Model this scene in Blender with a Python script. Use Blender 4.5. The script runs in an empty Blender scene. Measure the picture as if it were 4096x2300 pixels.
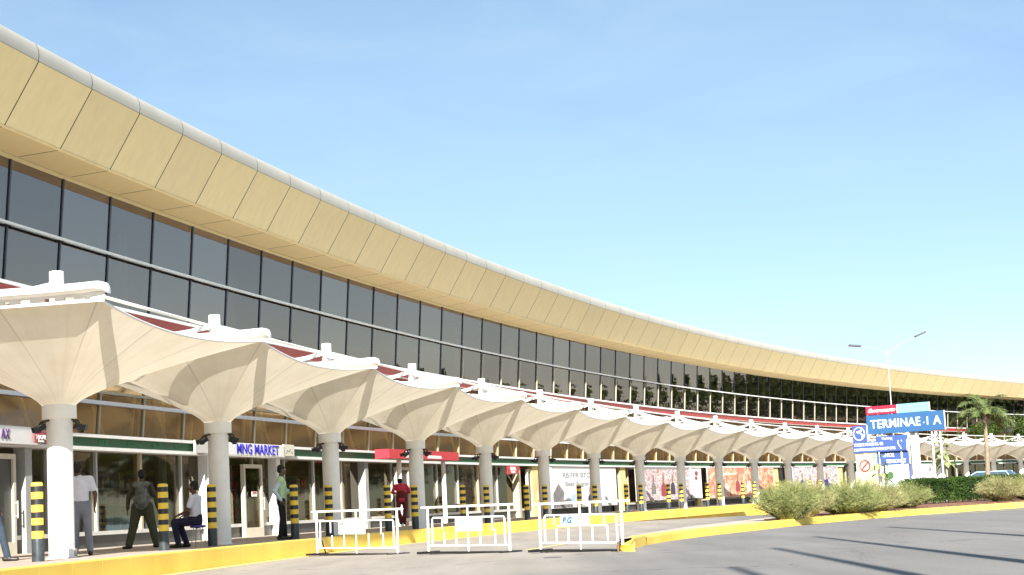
import bpy, bmesh, math, random
from mathutils import Vector, Matrix
random.seed(7)
D = bpy.data
SC = bpy.context.scene
COL = SC.collection
PI = math.pi
rad = math.radians

# ------------------------------------------------------------------ camera, sky, sun, exposure
PITCH, ROLL, FPX = 0.121916, 0.050901, 7181.4
cd = D.cameras.new('camera')
cd.sensor_width = 36.0
cd.lens = FPX / 4096 * 36.0
cd.clip_start = 0.1
cd.clip_end = 6000
cam = D.objects.new('camera', cd)
COL.objects.link(cam)
r_ = Vector((1, 0, 0)); u_ = Vector((0, -math.sin(PITCH), math.cos(PITCH))); f_ = Vector((0, math.cos(PITCH), math.sin(PITCH)))
cr, sr = math.cos(ROLL), math.sin(ROLL)
cR = r_ * cr - u_ * sr
cU = r_ * sr + u_ * cr
cam.matrix_world = Matrix(((cR.x, cU.x, -f_.x, 0), (cR.y, cU.y, -f_.y, 0), (cR.z, cU.z, -f_.z, 0.862), (0, 0, 0, 1)))
SC.camera = cam

SUN_AZ, SUN_EL = 1.0, 27.0      # direction the light travels (from +Y towards +X), elevation
world = D.worlds.new('World'); SC.world = world; world.use_nodes = True
nt = world.node_tree; nt.nodes.clear()
sky = nt.nodes.new('ShaderNodeTexSky'); sky.sky_type = 'NISHITA'; sky.sun_disc = False
sky.sun_elevation = rad(SUN_EL); sky.sun_rotation = rad(180 + SUN_AZ)
sky.altitude = 1600; sky.air_density = 1.0; sky.dust_density = .3; sky.ozone_density = 2.2
bgn = nt.nodes.new('ShaderNodeBackground'); bgn.inputs['Strength'].default_value = 0.056
out = nt.nodes.new('ShaderNodeOutputWorld')
# faint high cirrus, laid out on the sky directions
tc = nt.nodes.new('ShaderNodeTexCoord'); mp = nt.nodes.new('ShaderNodeMapping'); mp.inputs['Scale'].default_value = (2.0, 2.0, 7.0)
nz = nt.nodes.new('ShaderNodeTexNoise'); nz.inputs['Scale'].default_value = 3.4; nz.inputs['Detail'].default_value = 7; nz.inputs['Roughness'].default_value = .55; nz.inputs['Distortion'].default_value = .5
mr = nt.nodes.new('ShaderNodeMapRange'); mr.inputs[1].default_value = .36; mr.inputs[2].default_value = .78; mr.inputs[3].default_value = .2; mr.inputs[4].default_value = .5
mx = nt.nodes.new('ShaderNodeMix'); mx.data_type = 'RGBA'; mx.inputs[7].default_value = (4.3, 5.9, 6.7, 1)
nt.links.new(tc.outputs['Generated'], mp.inputs['Vector']); nt.links.new(mp.outputs[0], nz.inputs['Vector'])
nt.links.new(nz.outputs['Fac'], mr.inputs[0]); nt.links.new(mr.outputs[0], mx.inputs[0])
nt.links.new(sky.outputs[0], mx.inputs[6]); nt.links.new(mx.outputs[2], bgn.inputs[0]); nt.links.new(bgn.outputs[0], out.inputs[0])

sl = D.lights.new('sun', 'SUN'); sl.energy = 5.0; sl.angle = rad(.4); sl.color = (1, .945, .86)
so = D.objects.new('sun', sl); COL.objects.link(so)
ldir = Vector((math.sin(rad(SUN_AZ)) * math.cos(rad(SUN_EL)), math.cos(rad(SUN_AZ)) * math.cos(rad(SUN_EL)), -math.sin(rad(SUN_EL))))
so.rotation_euler = ldir.to_track_quat('-Z', 'Y').to_euler(); so.location = (0, -40, 40)
SC.view_settings.view_transform = 'Standard'; SC.view_settings.look = 'None'
SC.view_settings.exposure = 1.42; SC.view_settings.gamma = 1
SC.cycles.max_bounces = 7; SC.cycles.transparent_max_bounces = 12; SC.cycles.caustics_reflective = False; SC.cycles.caustics_refractive = False

# ------------------------------------------------------------------ materials
def newmat(name):
    m = D.materials.new(name); m.use_nodes = True
    return m, m.node_tree, m.node_tree.nodes['Principled BSDF']
def mat(name, c, rough=.6, var=.0, scale=3.0, metal=0.0, bump=0.0, bscale=None, c2=None, spec=.5, coat=0, detail=6, coord='Object'):
    m, t, b = newmat(name)
    b.inputs['Roughness'].default_value = rough; b.inputs['Metallic'].default_value = metal
    b.inputs['Specular IOR Level'].default_value = spec; b.inputs['Coat Weight'].default_value = coat
    b.inputs['Base Color'].default_value = (*c, 1)
    if var or c2 or bump:
        tcn = t.nodes.new('ShaderNodeTexCoord'); n = t.nodes.new('ShaderNodeTexNoise')
        n.inputs['Scale'].default_value = scale; n.inputs['Detail'].default_value = detail; n.inputs['Roughness'].default_value = .6
        t.links.new(tcn.outputs[coord], n.inputs['Vector'])
        if var or c2:
            r = t.nodes.new('ShaderNodeValToRGB')
            a = c2 if c2 else tuple(x * (1 - var) for x in c)
            e = c if c2 else tuple(min(1, x * (1 + var)) for x in c)
            r.color_ramp.elements[0].position = .32; r.color_ramp.elements[0].color = (*a, 1)
            r.color_ramp.elements[1].position = .68; r.color_ramp.elements[1].color = (*e, 1)
            t.links.new(n.outputs['Fac'], r.inputs[0]); t.links.new(r.outputs[0], b.inputs['Base Color'])
        if bump:
            n2 = t.nodes.new('ShaderNodeTexNoise'); n2.inputs['Scale'].default_value = bscale or scale * 8; n2.inputs['Detail'].default_value = 4
            t.links.new(tcn.outputs[coord], n2.inputs['Vector'])
            bp = t.nodes.new('ShaderNodeBump'); bp.inputs['Strength'].default_value = bump; bp.inputs['Distance'].default_value = .02
            t.links.new(n2.outputs['Fac'], bp.inputs['Height']); t.links.new(bp.outputs[0], b.inputs['Normal'])
    return m
def membrane_mat():
    m, t, b = newmat('tensile_membrane')
    o = t.nodes['Material Output']; t.nodes.remove(b)
    uv = t.nodes.new('ShaderNodeUVMap'); sp = t.nodes.new('ShaderNodeSeparateXYZ'); t.links.new(uv.outputs[0], sp.inputs[0])
    fr = t.nodes.new('ShaderNodeMath'); fr.operation = 'FRACT'; t.links.new(sp.outputs[0], fr.inputs[0])
    s = t.nodes.new('ShaderNodeMath'); s.operation = 'SUBTRACT'; t.links.new(fr.outputs[0], s.inputs[0]); s.inputs[1].default_value = .5
    a = t.nodes.new('ShaderNodeMath'); a.operation = 'ABSOLUTE'; t.links.new(s.outputs[0], a.inputs[0])
    g = t.nodes.new('ShaderNodeMath'); g.operation = 'GREATER_THAN'; t.links.new(a.outputs[0], g.inputs[0]); g.inputs[1].default_value = .486
    tcn = t.nodes.new('ShaderNodeTexCoord'); n = t.nodes.new('ShaderNodeTexNoise'); n.inputs['Scale'].default_value = 1.3; n.inputs['Detail'].default_value = 5
    t.links.new(tcn.outputs['Object'], n.inputs['Vector'])
    r = t.nodes.new('ShaderNodeValToRGB'); r.color_ramp.elements[0].position = .3; r.color_ramp.elements[0].color = (.84, .77, .63, 1)
    r.color_ramp.elements[1].position = .7; r.color_ramp.elements[1].color = (.91, .85, .72, 1); t.links.new(n.outputs['Fac'], r.inputs[0])
    mxx = t.nodes.new('ShaderNodeMix'); mxx.data_type = 'RGBA'; t.links.new(g.outputs[0], mxx.inputs[0]); t.links.new(r.outputs[0], mxx.inputs[6]); mxx.inputs[7].default_value = (.70, .65, .54, 1)
    mpn = t.nodes.new('ShaderNodeMapping'); mpn.inputs['Scale'].default_value = (4.5, .8, 1); t.links.new(uv.outputs[0], mpn.inputs[0])
    nn = t.nodes.new('ShaderNodeTexNoise'); nn.inputs['Scale'].default_value = 1.4; nn.inputs['Detail'].default_value = 7; t.links.new(mpn.outputs[0], nn.inputs['Vector'])
    ob = t.nodes.new('ShaderNodeObjectInfo'); t.links.new(ob.outputs['Random'], nn.inputs['Lacunarity']) if 0 else None
    sm = t.nodes.new('ShaderNodeMapRange'); sm.inputs[1].default_value = .45; sm.inputs[2].default_value = .8; sm.inputs[3].default_value = 1; sm.inputs[4].default_value = .90; t.links.new(nn.outputs['Fac'], sm.inputs[0])
    vs_ = t.nodes.new('ShaderNodeVectorMath'); vs_.operation = 'SCALE'; t.links.new(mxx.outputs[2], vs_.inputs[0]); t.links.new(sm.outputs[0], vs_.inputs['Scale'])
    d = t.nodes.new('ShaderNodeBsdfDiffuse'); tr = t.nodes.new('ShaderNodeBsdfTranslucent'); ms = t.nodes.new('ShaderNodeMixShader'); ms.inputs[0].default_value = .30
    t.links.new(vs_.outputs[0], d.inputs[0]); t.links.new(vs_.outputs[0], tr.inputs[0]); t.links.new(d.outputs[0], ms.inputs[1]); t.links.new(tr.outputs[0], ms.inputs[2]); t.links.new(ms.outputs[0], o.inputs[0])
    return m
def glass_mat(name, refl, trans, fac, body=(.02, .02, .02), rough=.01, wav=.0):
    # reflective tinted solar glass: a mirror coat over tinted see-through glass
    m, t, b = newmat(name); o = t.nodes['Material Output']; t.nodes.remove(b)
    gl = t.nodes.new('ShaderNodeBsdfGlossy'); gl.inputs['Color'].default_value = (*refl, 1); gl.inputs['Roughness'].default_value = rough
    tp = t.nodes.new('ShaderNodeBsdfTransparent'); tp.inputs[0].default_value = (*trans, 1)
    df = t.nodes.new('ShaderNodeBsdfDiffuse'); df.inputs[0].default_value = (*body, 1)
    m1 = t.nodes.new('ShaderNodeMixShader'); m1.inputs[0].default_value = fac
    t.links.new(df.outputs[0], m1.inputs[1]); t.links.new(tp.outputs[0], m1.inputs[2])
    oi = t.nodes.new('ShaderNodeObjectInfo'); rr = t.nodes.new('ShaderNodeMapRange'); rr.inputs[3].default_value = .84; rr.inputs[4].default_value = 1.12; t.links.new(oi.outputs['Random'], rr.inputs[0])
    vv = t.nodes.new('ShaderNodeVectorMath'); vv.operation = 'SCALE'; vv.inputs[0].default_value = refl; t.links.new(rr.outputs[0], vv.inputs['Scale']); t.links.new(vv.outputs[0], gl.inputs['Color'])
    ad = t.nodes.new('ShaderNodeAddShader'); t.links.new(m1.outputs[0], ad.inputs[0]); t.links.new(gl.outputs[0], ad.inputs[1]); t.links.new(ad.outputs[0], o.inputs[0])
    if wav:
        tcn = t.nodes.new('ShaderNodeTexCoord'); n = t.nodes.new('ShaderNodeTexNoise'); n.inputs['Scale'].default_value = .9; n.inputs['Detail'].default_value = 2
        bp = t.nodes.new('ShaderNodeBump'); bp.inputs['Strength'].default_value = wav; bp.inputs['Distance'].default_value = .05
        t.links.new(tcn.outputs['Object'], n.inputs['Vector']); t.links.new(n.outputs['Fac'], bp.inputs['Height']); t.links.new(bp.outputs[0], gl.inputs['Normal'])
    return m
def leaf_mat(name, c1, c2, tr=.35, scale=2.5):
    m, t, b = newmat(name); o = t.nodes['Material Output']; t.nodes.remove(b)
    tcn = t.nodes.new('ShaderNodeTexCoord'); n = t.nodes.new('ShaderNodeTexNoise'); n.inputs['Scale'].default_value = scale; n.inputs['Detail'].default_value = 5
    t.links.new(tcn.outputs['Object'], n.inputs['Vector'])
    r = t.nodes.new('ShaderNodeValToRGB'); r.color_ramp.elements[0].position = .35; r.color_ramp.elements[0].color = (*c1, 1)
    r.color_ramp.elements[1].position = .65; r.color_ramp.elements[1].color = (*c2, 1); t.links.new(n.outputs['Fac'], r.inputs[0])
    d = t.nodes.new('ShaderNodeBsdfDiffuse'); tr_ = t.nodes.new('ShaderNodeBsdfTranslucent'); ms = t.nodes.new('ShaderNodeMixShader'); ms.inputs[0].default_value = tr
    t.links.new(r.outputs[0], d.inputs[0]); t.links.new(r.outputs[0], tr_.inputs[0]); t.links.new(d.outputs[0], ms.inputs[1]); t.links.new(tr_.outputs[0], ms.inputs[2]); t.links.new(ms.outputs[0], o.inputs[0])
    return m
M = {}
M['membrane'] = membrane_mat()
M['white'] = mat('white_steel_paint', (.86, .86, .84), .45, .05, 2)
M['column'] = mat('column_paint', (.90, .89, .85), .55, .06, 1.6, bump=.08, bscale=30)
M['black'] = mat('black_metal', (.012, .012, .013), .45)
M['fascia'] = mat('beige_cladding', (.80, .64, .36), .55, .035, .8)
M['soffit'] = mat('soffit_cladding', (.78, .60, .33), .6, .04, .8)
def cladding(name, c, streak=.10, isl=.07):
    m, t, b = newmat(name); b.inputs['Roughness'].default_value = .5
    tcn = t.nodes.new('ShaderNodeTexCoord'); mpn = t.nodes.new('ShaderNodeMapping'); mpn.inputs['Scale'].default_value = (2.6, 2.6, .22)
    n = t.nodes.new('ShaderNodeTexNoise'); n.inputs['Scale'].default_value = 1.5; n.inputs['Detail'].default_value = 6; t.links.new(tcn.outputs['Object'], mpn.inputs[0]); t.links.new(mpn.outputs[0], n.inputs['Vector'])
    g = t.nodes.new('ShaderNodeNewGeometry')
    a = t.nodes.new('ShaderNodeMapRange'); a.inputs[1].default_value = .35; a.inputs[2].default_value = .75; a.inputs[3].default_value = 1.03; a.inputs[4].default_value = 1 - streak; t.links.new(n.outputs['Fac'], a.inputs[0])
    a2 = t.nodes.new('ShaderNodeMapRange'); a2.inputs[3].default_value = 1 - isl; a2.inputs[4].default_value = 1 + isl; t.links.new(g.outputs['Random Per Island'], a2.inputs[0])
    mu = t.nodes.new('ShaderNodeMath'); mu.operation = 'MULTIPLY'; t.links.new(a.outputs[0], mu.inputs[0]); t.links.new(a2.outputs[0], mu.inputs[1])
    v = t.nodes.new('ShaderNodeVectorMath'); v.operation = 'SCALE'; v.inputs[0].default_value = c; t.links.new(mu.outputs[0], v.inputs['Scale']); t.links.new(v.outputs[0], b.inputs['Base Color'])
    return m
M['fascia'] = cladding('beige_cladding', (.87, .71, .38), .05, .03); M['soffit'] = cladding('soffit_cladding', (.86, .67, .34), .03, .02)
M['roofcap'] = mat('grey_roof_metal', (.46, .44, .38), .5, .06, .7)
M['seam'] = mat('dark_seam', (.03, .025, .02), .8)
M['mullion'] = mat('dark_mullion', (.035, .045, .07), .4)
M['cream'] = mat('cream_mullion', (.50, .44, .29), .55, .1, 2)
M['glass'] = glass_mat('tinted_glass', (.26, .215, .20), (.34, .32, .29), .65, (.014, .013, .012), wav=.03)
M['bronze'] = glass_mat('bronze_glass', (.23, .17, .10), (.66, .55, .40), .75, (.10, .065, .03), rough=.09, wav=.012)
M['shop'] = glass_mat('shop_glass', (.13, .12, .095), (.50, .47, .40), .8, (.02, .018, .015), rough=.03, wav=.02)
M['red'] = mat('red_canopy_paint', (.42, .035, .035), .5, .08, 1)
M['green'] = mat('green_fascia', (.012, .12, .045), .5, .08, 2)
M['yellow'] = mat('yellow_kerb_paint', (.92, .68, .13), .6, 0, .8, c2=(.84, .58, .09), bump=.15, bscale=18)
def chipped(name, ca, cb, und):
    m, t, b = newmat(name); b.inputs['Roughness'].default_value = .6
    tcn = t.nodes.new('ShaderNodeTexCoord'); n = t.nodes.new('ShaderNodeTexNoise'); n.inputs['Scale'].default_value = .7; n.inputs['Detail'].default_value = 5; t.links.new(tcn.outputs['Object'], n.inputs['Vector'])
    r = t.nodes.new('ShaderNodeMix'); r.data_type = 'RGBA'; r.inputs[6].default_value = (*ca, 1); r.inputs[7].default_value = (*cb, 1)
    q = t.nodes.new('ShaderNodeMapRange'); q.inputs[1].default_value = .35; q.inputs[2].default_value = .65; t.links.new(n.outputs['Fac'], q.inputs[0]); t.links.new(q.outputs[0], r.inputs[0])
    n2 = t.nodes.new('ShaderNodeTexNoise'); n2.inputs['Scale'].default_value = 5; n2.inputs['Detail'].default_value = 9; n2.inputs['Roughness'].default_value = .75; t.links.new(tcn.outputs['Object'], n2.inputs['Vector'])
    q2 = t.nodes.new('ShaderNodeMapRange'); q2.inputs[1].default_value = .64; q2.inputs[2].default_value = .70; q2.inputs[3].default_value = 0; q2.inputs[4].default_value = .75; t.links.new(n2.outputs['Fac'], q2.inputs[0])
    r2 = t.nodes.new('ShaderNodeMix'); r2.data_type = 'RGBA'; t.links.new(q2.outputs[0], r2.inputs[0]); t.links.new(r.outputs[2], r2.inputs[6]); r2.inputs[7].default_value = (*und, 1); t.links.new(r2.outputs[2], b.inputs['Base Color'])
    bp = t.nodes.new('ShaderNodeBump'); bp.inputs['Strength'].default_value = .25; bp.inputs['Distance'].default_value = .01; t.links.new(n2.outputs['Fac'], bp.inputs['Height']); t.links.new(bp.outputs[0], b.inputs['Normal'])
    return m
M['yellow'] = chipped('yellow_kerb_paint', (.92, .68, .13), (.85, .57, .09), (.45, .38, .24))
M['yellowpale'] = mat('faded_yellow_paint', (.70, .58, .22), .7, .15, 2)
M['byellow'] = mat('bollard_yellow', (.85, .60, .06), .42, .05, 4)
M['bblack'] = mat('bollard_black', (.022, .022, .02), .35, .2, 4)
M['bbase'] = mat('bollard_base', (.035, .045, .05), .38, .35, 9)
M['pier_cream'] = mat('interior_cream_steel', (.72, .62, .40), .6, .1, 2)
M['plinth'] = mat('dark_plinth', (.06, .06, .055), .5, .3, 1)
M['sill'] = mat('white_sill', (.62, .62, .58), .5, .1, 2)
M['inwall'] = mat('interior_wall', (.26, .15, .075), .8, .35, .5)
M['infloor'] = mat('interior_floor', (.22, .19, .15), .6, .2, .5)
M['inwhite'] = mat('interior_white', (.7, .68, .62), .6, .05, 1)
M['grey'] = mat('grey_metal', (.36, .37, .36), .45, .1, 3)
M['alu'] = mat('aluminium', (.48, .48, .46), .4, .1, 3, metal=.2)
M['doorframe'] = mat('cream_door_frame', (.66, .61, .48), .5, .06, 2)

def ground_mat(name, ca, cb, cc, crackdark=.6):
    # asphalt: broad worn patches, tyre polish, fine stone speckle
    m, t, b = newmat(name); b.inputs['Roughness'].default_value = .85; b.inputs['Specular IOR Level'].default_value = .25
    tcn = t.nodes.new('ShaderNodeTexCoord')
    n1 = t.nodes.new('ShaderNodeTexNoise'); n1.inputs['Scale'].default_value = .22; n1.inputs['Detail'].default_value = 6
    n2 = t.nodes.new('ShaderNodeTexNoise'); n2.inputs['Scale'].default_value = 26; n2.inputs['Detail'].default_value = 3
    mpn = t.nodes.new('ShaderNodeMapping'); mpn.inputs['Scale'].default_value = (1.2, .12, 1); mpn.inputs['Rotation'].default_value = (0, 0, rad(-14))
    n3 = t.nodes.new('ShaderNodeTexNoise'); n3.inputs['Scale'].default_value = 1.1; n3.inputs['Detail'].default_value = 5
    for n in (n1, n2): t.links.new(tcn.outputs['Object'], n.inputs['Vector'])
    t.links.new(tcn.outputs['Object'], mpn.inputs['Vector']); t.links.new(mpn.outputs[0], n3.inputs['Vector'])
    # worn pale apron to the left of the barriers, greyer asphalt to the right
    sp = t.nodes.new('ShaderNodeSeparateXYZ'); t.links.new(tcn.outputs['Object'], sp.inputs[0])
    ml = t.nodes.new('ShaderNodeMath'); ml.operation = 'MULTIPLY_ADD'; t.links.new(sp.outputs[1], ml.inputs[0]); ml.inputs[1].default_value = -.155; t.links.new(sp.outputs[0], ml.inputs[2])
    ad = t.nodes.new('ShaderNodeMath'); ad.operation = 'MULTIPLY_ADD'; t.links.new(n1.outputs['Fac'], ad.inputs[0]); ad.inputs[1].default_value = 2.2; t.links.new(ml.outputs[0], ad.inputs[2])
    mr = t.nodes.new('ShaderNodeMapRange'); mr.interpolation_type = 'SMOOTHSTEP'; t.links.new(ad.outputs[0], mr.inputs[0]); mr.inputs[1].default_value = -4.2; mr.inputs[2].default_value = -.6
    a = t.nodes.new('ShaderNodeMix'); a.data_type = 'RGBA'; a.inputs[6].default_value = (*ca, 1); a.inputs[7].default_value = (*cb, 1); t.links.new(mr.outputs[0], a.inputs[0])
    r = t.nodes.new('ShaderNodeMapRange'); t.links.new(n3.outputs['Fac'], r.inputs[0]); r.inputs[1].default_value = .3; r.inputs[2].default_value = .7; r.inputs[3].default_value = .86; r.inputs[4].default_value = 1.12
    r2 = t.nodes.new('ShaderNodeMapRange'); t.links.new(n2.outputs['Fac'], r2.inputs[0]); r2.inputs[1].default_value = .3; r2.inputs[2].default_value = .7; r2.inputs[3].default_value = .88; r2.inputs[4].default_value = 1.1
    mm = t.nodes.new('ShaderNodeMath'); mm.operation = 'MULTIPLY'; t.links.new(r.outputs[0], mm.inputs[0]); t.links.new(r2.outputs[0], mm.inputs[1])
    vm = t.nodes.new('ShaderNodeVectorMath'); vm.operation = 'SCALE'; t.links.new(a.outputs[2], vm.inputs[0]); t.links.new(mm.outputs[0], vm.inputs['Scale'])
    vo = t.nodes.new('ShaderNodeTexVoronoi'); vo.feature = 'DISTANCE_TO_EDGE'; vo.inputs['Scale'].default_value = .16; vo.inputs['Randomness'].default_value = 1
    nd = t.nodes.new('ShaderNodeTexNoise'); nd.inputs['Scale'].default_value = 1.4; nd.inputs['Detail'].default_value = 6; t.links.new(tcn.outputs['Object'], nd.inputs['Vector'])
    mxv = t.nodes.new('ShaderNodeVectorMath'); mxv.operation = 'MULTIPLY_ADD'; t.links.new(nd.outputs['Color'], mxv.inputs[0]); mxv.inputs[1].default_value = (1.6, 1.6, 0); t.links.new(tcn.outputs['Object'], mxv.inputs[2]); t.links.new(mxv.outputs[0], vo.inputs['Vector'])
    ck = t.nodes.new('ShaderNodeMapRange'); ck.inputs[1].default_value = 0; ck.inputs[2].default_value = .006; ck.inputs[3].default_value = .55; ck.inputs[4].default_value = 1; t.links.new(vo.outputs['Distance'], ck.inputs[0])
    ns = t.nodes.new('ShaderNodeTexNoise'); ns.inputs['Scale'].default_value = .55; ns.inputs['Detail'].default_value = 8; ns.inputs['Roughness'].default_value = .7; t.links.new(tcn.outputs['Object'], ns.inputs['Vector'])
    st_ = t.nodes.new('ShaderNodeMapRange'); st_.inputs[1].default_value = .60; st_.inputs[2].default_value = .74; st_.inputs[3].default_value = 1; st_.inputs[4].default_value = .74; t.links.new(ns.outputs['Fac'], st_.inputs[0])
    cm = t.nodes.new('ShaderNodeMath'); cm.operation = 'MULTIPLY'; t.links.new(ck.outputs[0], cm.inputs[0]); t.links.new(st_.outputs[0], cm.inputs[1])
    v2 = t.nodes.new('ShaderNodeVectorMath'); v2.operation = 'SCALE'; t.links.new(vm.outputs[0], v2.inputs[0]); t.links.new(cm.outputs[0], v2.inputs['Scale'])
    t.links.new(v2.outputs[0], b.inputs['Base Color'])
    bp = t.nodes.new('ShaderNodeBump'); bp.inputs['Strength'].default_value = .35; bp.inputs['Distance'].default_value = .01
    n4 = t.nodes.new('ShaderNodeTexNoise'); n4.inputs['Scale'].default_value = 60; t.links.new(tcn.outputs['Object'], n4.inputs['Vector'])
    t.links.new(n4.outputs['Fac'], bp.inputs['Height']); t.links.new(bp.outputs[0], b.inputs['Normal'])
    return m
M['road'] = ground_mat('asphalt', (.345, .31, .27), (.215, .207, .20), None)
M['paving'] = mat('walkway_paving', (.50, .44, .38), .8, 0, 1.2, c2=(.34, .28, .24), bump=.3, bscale=12)
M['medpave'] = mat('median_paving', (.52, .43, .37), .85, .12, .8, bump=.2, bscale=15)
M['soil'] = mat('red_soil', (.28, .13, .07), .95, 0, 2.5, c2=(.16, .075, .045), bump=.8, bscale=10)
M['earth'] = mat('dry_ground', (.22, .18, .12), .95, .3, .1)

# ------------------------------------------------------------------ mesh helpers
def link(name, me, m=None, parent=None, mw=None):
    o = D.objects.new(name, me); COL.objects.link(o)
    if m is not None:
        if isinstance(m, (list, tuple)):
            for q in m: me.materials.append(q)
        else: me.materials.append(m)
    if parent is not None: o.parent = parent
    if mw is not None: o.matrix_local = mw
    return o
def obj(name, bm, m=None, parent=None, smooth=False, mw=None):
    me = D.meshes.new(name)
    bm.to_mesh(me); bm.free()
    if smooth:
        for p in me.polygons: p.use_smooth = True
    return link(name, me, m, parent, mw)
def auto_smooth(o, ang=40):
    me = o.data
    for p in me.polygons: p.use_smooth = True
    me.set_sharp_from_angle(angle=rad(ang))
    return o
def tag(o, label=None, cat=None, group=None, kind=None):
    if label: o['label'] = label
    if cat: o['category'] = cat
    if group: o['group'] = group
    if kind: o['kind'] = kind
    return o
def thing(name, label, cat, loc=(0, 0, 0), rz=0, group=None):
    o = D.objects.new(name, None); COL.objects.link(o); o.empty_display_size = .2
    o.location = loc; o.rotation_euler = (0, 0, rz)
    return tag(o, label, cat, group)
def copy_tree(o, parent=None):
    c = o.copy(); COL.objects.link(c)
    if parent is not None: c.parent = parent
    for ch in list(o.children): copy_tree(ch, c)
    return c
def B(): return bmesh.new()
def box(bm, x0, x1, y0, y1, z0, z1, mtx=None, mi=0):
    vs = [bm.verts.new(v) for v in ((x0, y0, z0), (x1, y0, z0), (x1, y1, z0), (x0, y1, z0), (x0, y0, z1), (x1, y0, z1), (x1, y1, z1), (x0, y1, z1))]
    if mtx is not None:
        for v in vs: v.co = mtx @ v.co
    for f in ((0, 3, 2, 1), (4, 5, 6, 7), (0, 1, 5, 4), (1, 2, 6, 5), (2, 3, 7, 6), (3, 0, 4, 7)):
        bm.faces.new([vs[i] for i in f]).material_index = mi
    return vs
def bbox_bevel(bm, w, seg=2):
    bmesh.ops.bevel(bm, geom=bm.edges[:], offset=w, segments=seg, affect='EDGES', profile=.6)
def frame_of(d):
    d = d.normalized(); a = Vector((0, 0, 1)) if abs(d.z) < .9 else Vector((1, 0, 0))
    x = d.cross(a).normalized(); y = x.cross(d).normalized()
    return x, y
def tube(bm, pts, r, n=10, cap=True, mi=0):
    # swept round bar through pts, r a number or one per point
    pts = [Vector(p) for p in pts]; rs = r if isinstance(r, (list, tuple)) else [r] * len(pts)
    rings = []; x = None
    for k, p in enumerate(pts):
        d = (pts[min(k + 1, len(pts) - 1)] - pts[max(k - 1, 0)]).normalized()
        if x is None: x, y = frame_of(d)
        else:
            x = (x - d * x.dot(d)).normalized(); y = x.cross(d).normalized()
        rings.append([bm.verts.new(p + (x * math.cos(2 * PI * j / n) + y * math.sin(2 * PI * j / n)) * rs[k]) for j in range(n)])
    for a, b in zip(rings, rings[1:]):
        for j in range(n):
            f = bm.faces.new((a[j], a[(j + 1) % n], b[(j + 1) % n], b[j])); f.material_index = mi
    if cap:
        bm.faces.new(rings[0][::-1]).material_index = mi; bm.faces.new(rings[-1]).material_index = mi
def lathe(bm, prof, n=24, cx=0, cy=0, mi=None, cap=True):
    rings = [[bm.verts.new((cx + r * math.cos(2 * PI * j / n), cy + r * math.sin(2 * PI * j / n), z)) for j in range(n)] for r, z in prof]
    for k, (a, b) in enumerate(zip(rings, rings[1:])):
        for j in range(n):
            f = bm.faces.new((a[j], a[(j + 1) % n], b[(j + 1) % n], b[j])); f.material_index = mi[k] if mi else 0
    if cap:
        bm.faces.new(rings[0][::-1]); f = bm.faces.new(rings[-1]); f.material_index = mi[-1] if mi else 0
def poly_prism(bm, pts, z0, z1, mi=0):
    a = [bm.verts.new((p[0], p[1], z0)) for p in pts]; b = [bm.verts.new((p[0], p[1], z1)) for p in pts]
    n = len(pts)
    bm.faces.new(a[::-1]).material_index = mi; bm.faces.new(b).material_index = mi
    for j in range(n): bm.faces.new((a[j], a[(j + 1) % n], b[(j + 1) % n], b[j])).material_index = mi

# ------------------------------------------------------------------ the arc of the terminal
CX, CY, RR, T0, DT = 362.6844, -31.3281, 376.2095, -1.4017919, 0.02175998
def P(i, dr, z=0.0):
    th = T0 + DT * i
    return Vector((CX + (RR + dr) * math.sin(th), CY + (RR + dr) * math.cos(th), z))
def MA(i, dr, z=0.0):
    # local frame on the arc: X along the row (to the right), Y away from the road, Z up
    th = T0 + DT * i
    return Matrix.Translation(P(i, dr, z)) @ Matrix.Rotation(-th, 4, 'Z')
I0, I1 = -3, 27
def arc_sweep(bm, prof, i0, i1, step=1 / 3, closed=True, mi=0, off=None, caps=True):
    n = max(1, int(round((i1 - i0) / step))); rings = []
    for k in range(n + 1):
        i = i0 + (i1 - i0) * k / n
        o = off(i) if off else 0
        rings.append([bm.verts.new(P(i, d + o, z)) for d, z in prof])
    m = len(prof)
    for a, b in zip(rings, rings[1:]):
        for j in range(m if closed else m - 1):
            bm.faces.new((a[j], a[(j + 1) % m], b[(j + 1) % m], b[j])).material_index = mi
    if closed and caps:
        bm.faces.new(rings[0]).material_index = mi; bm.faces.new(rings[-1][::-1]).material_index = mi
def recalc(bm): bmesh.ops.recalc_face_normals(bm, faces=bm.faces[:])
FLOOR = .38
def koff(i): return -.9 - .42 * max(0, 2 - i)
def hgt(x, y): return -.0215 * min(26, max(0, y - 79))

# ------------------------------------------------------------------ ground, roads, walkway, median
bm = B()
for s in (1,):
    vs = [bm.verts.new(v) for v in ((-4000, -4000, -1.2), (4000, -4000, -1.2), (4000, 4000, -1.2), (-4000, 4000, -1.2))]
    bm.faces.new(vs)
tag(obj('ground', bm, M['earth']), kind='structure')
bm = B()
ys = [-90, -60, -30, 0, 20, 40, 60, 70] + list(range(76, 112, 3)) + [120, 150, 200, 260, 320]
xs = [-60, -40, -20, 0, 10, 20, 40, 80, 160, 300]
g = [[bm.verts.new((x, y, hgt(x, y))) for x in xs] for y in ys]
for a, b in zip(g, g[1:]):
    for j in range(len(xs) - 1): bm.faces.new((a[j], a[j + 1], b[j + 1], b[j]))
tag(obj('road', bm, M['road']), kind='structure')
bm = B()
arc_sweep(bm, [(.12, FLOOR), (.12, -1.1)], I0 - 1, I1, closed=False, off=koff)
n = 90; prev = None
for k in range(n + 1):
    i = I0 - 1 + (I1 - I0 + 1) * k / n
    a = bm.verts.new(P(i, koff(i) + .12, FLOOR)); b = bm.verts.new(P(i, 6.5, FLOOR))
    if prev: bm.faces.new((prev[0], a, b, prev[1]))
    prev = (a, b)
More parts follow.
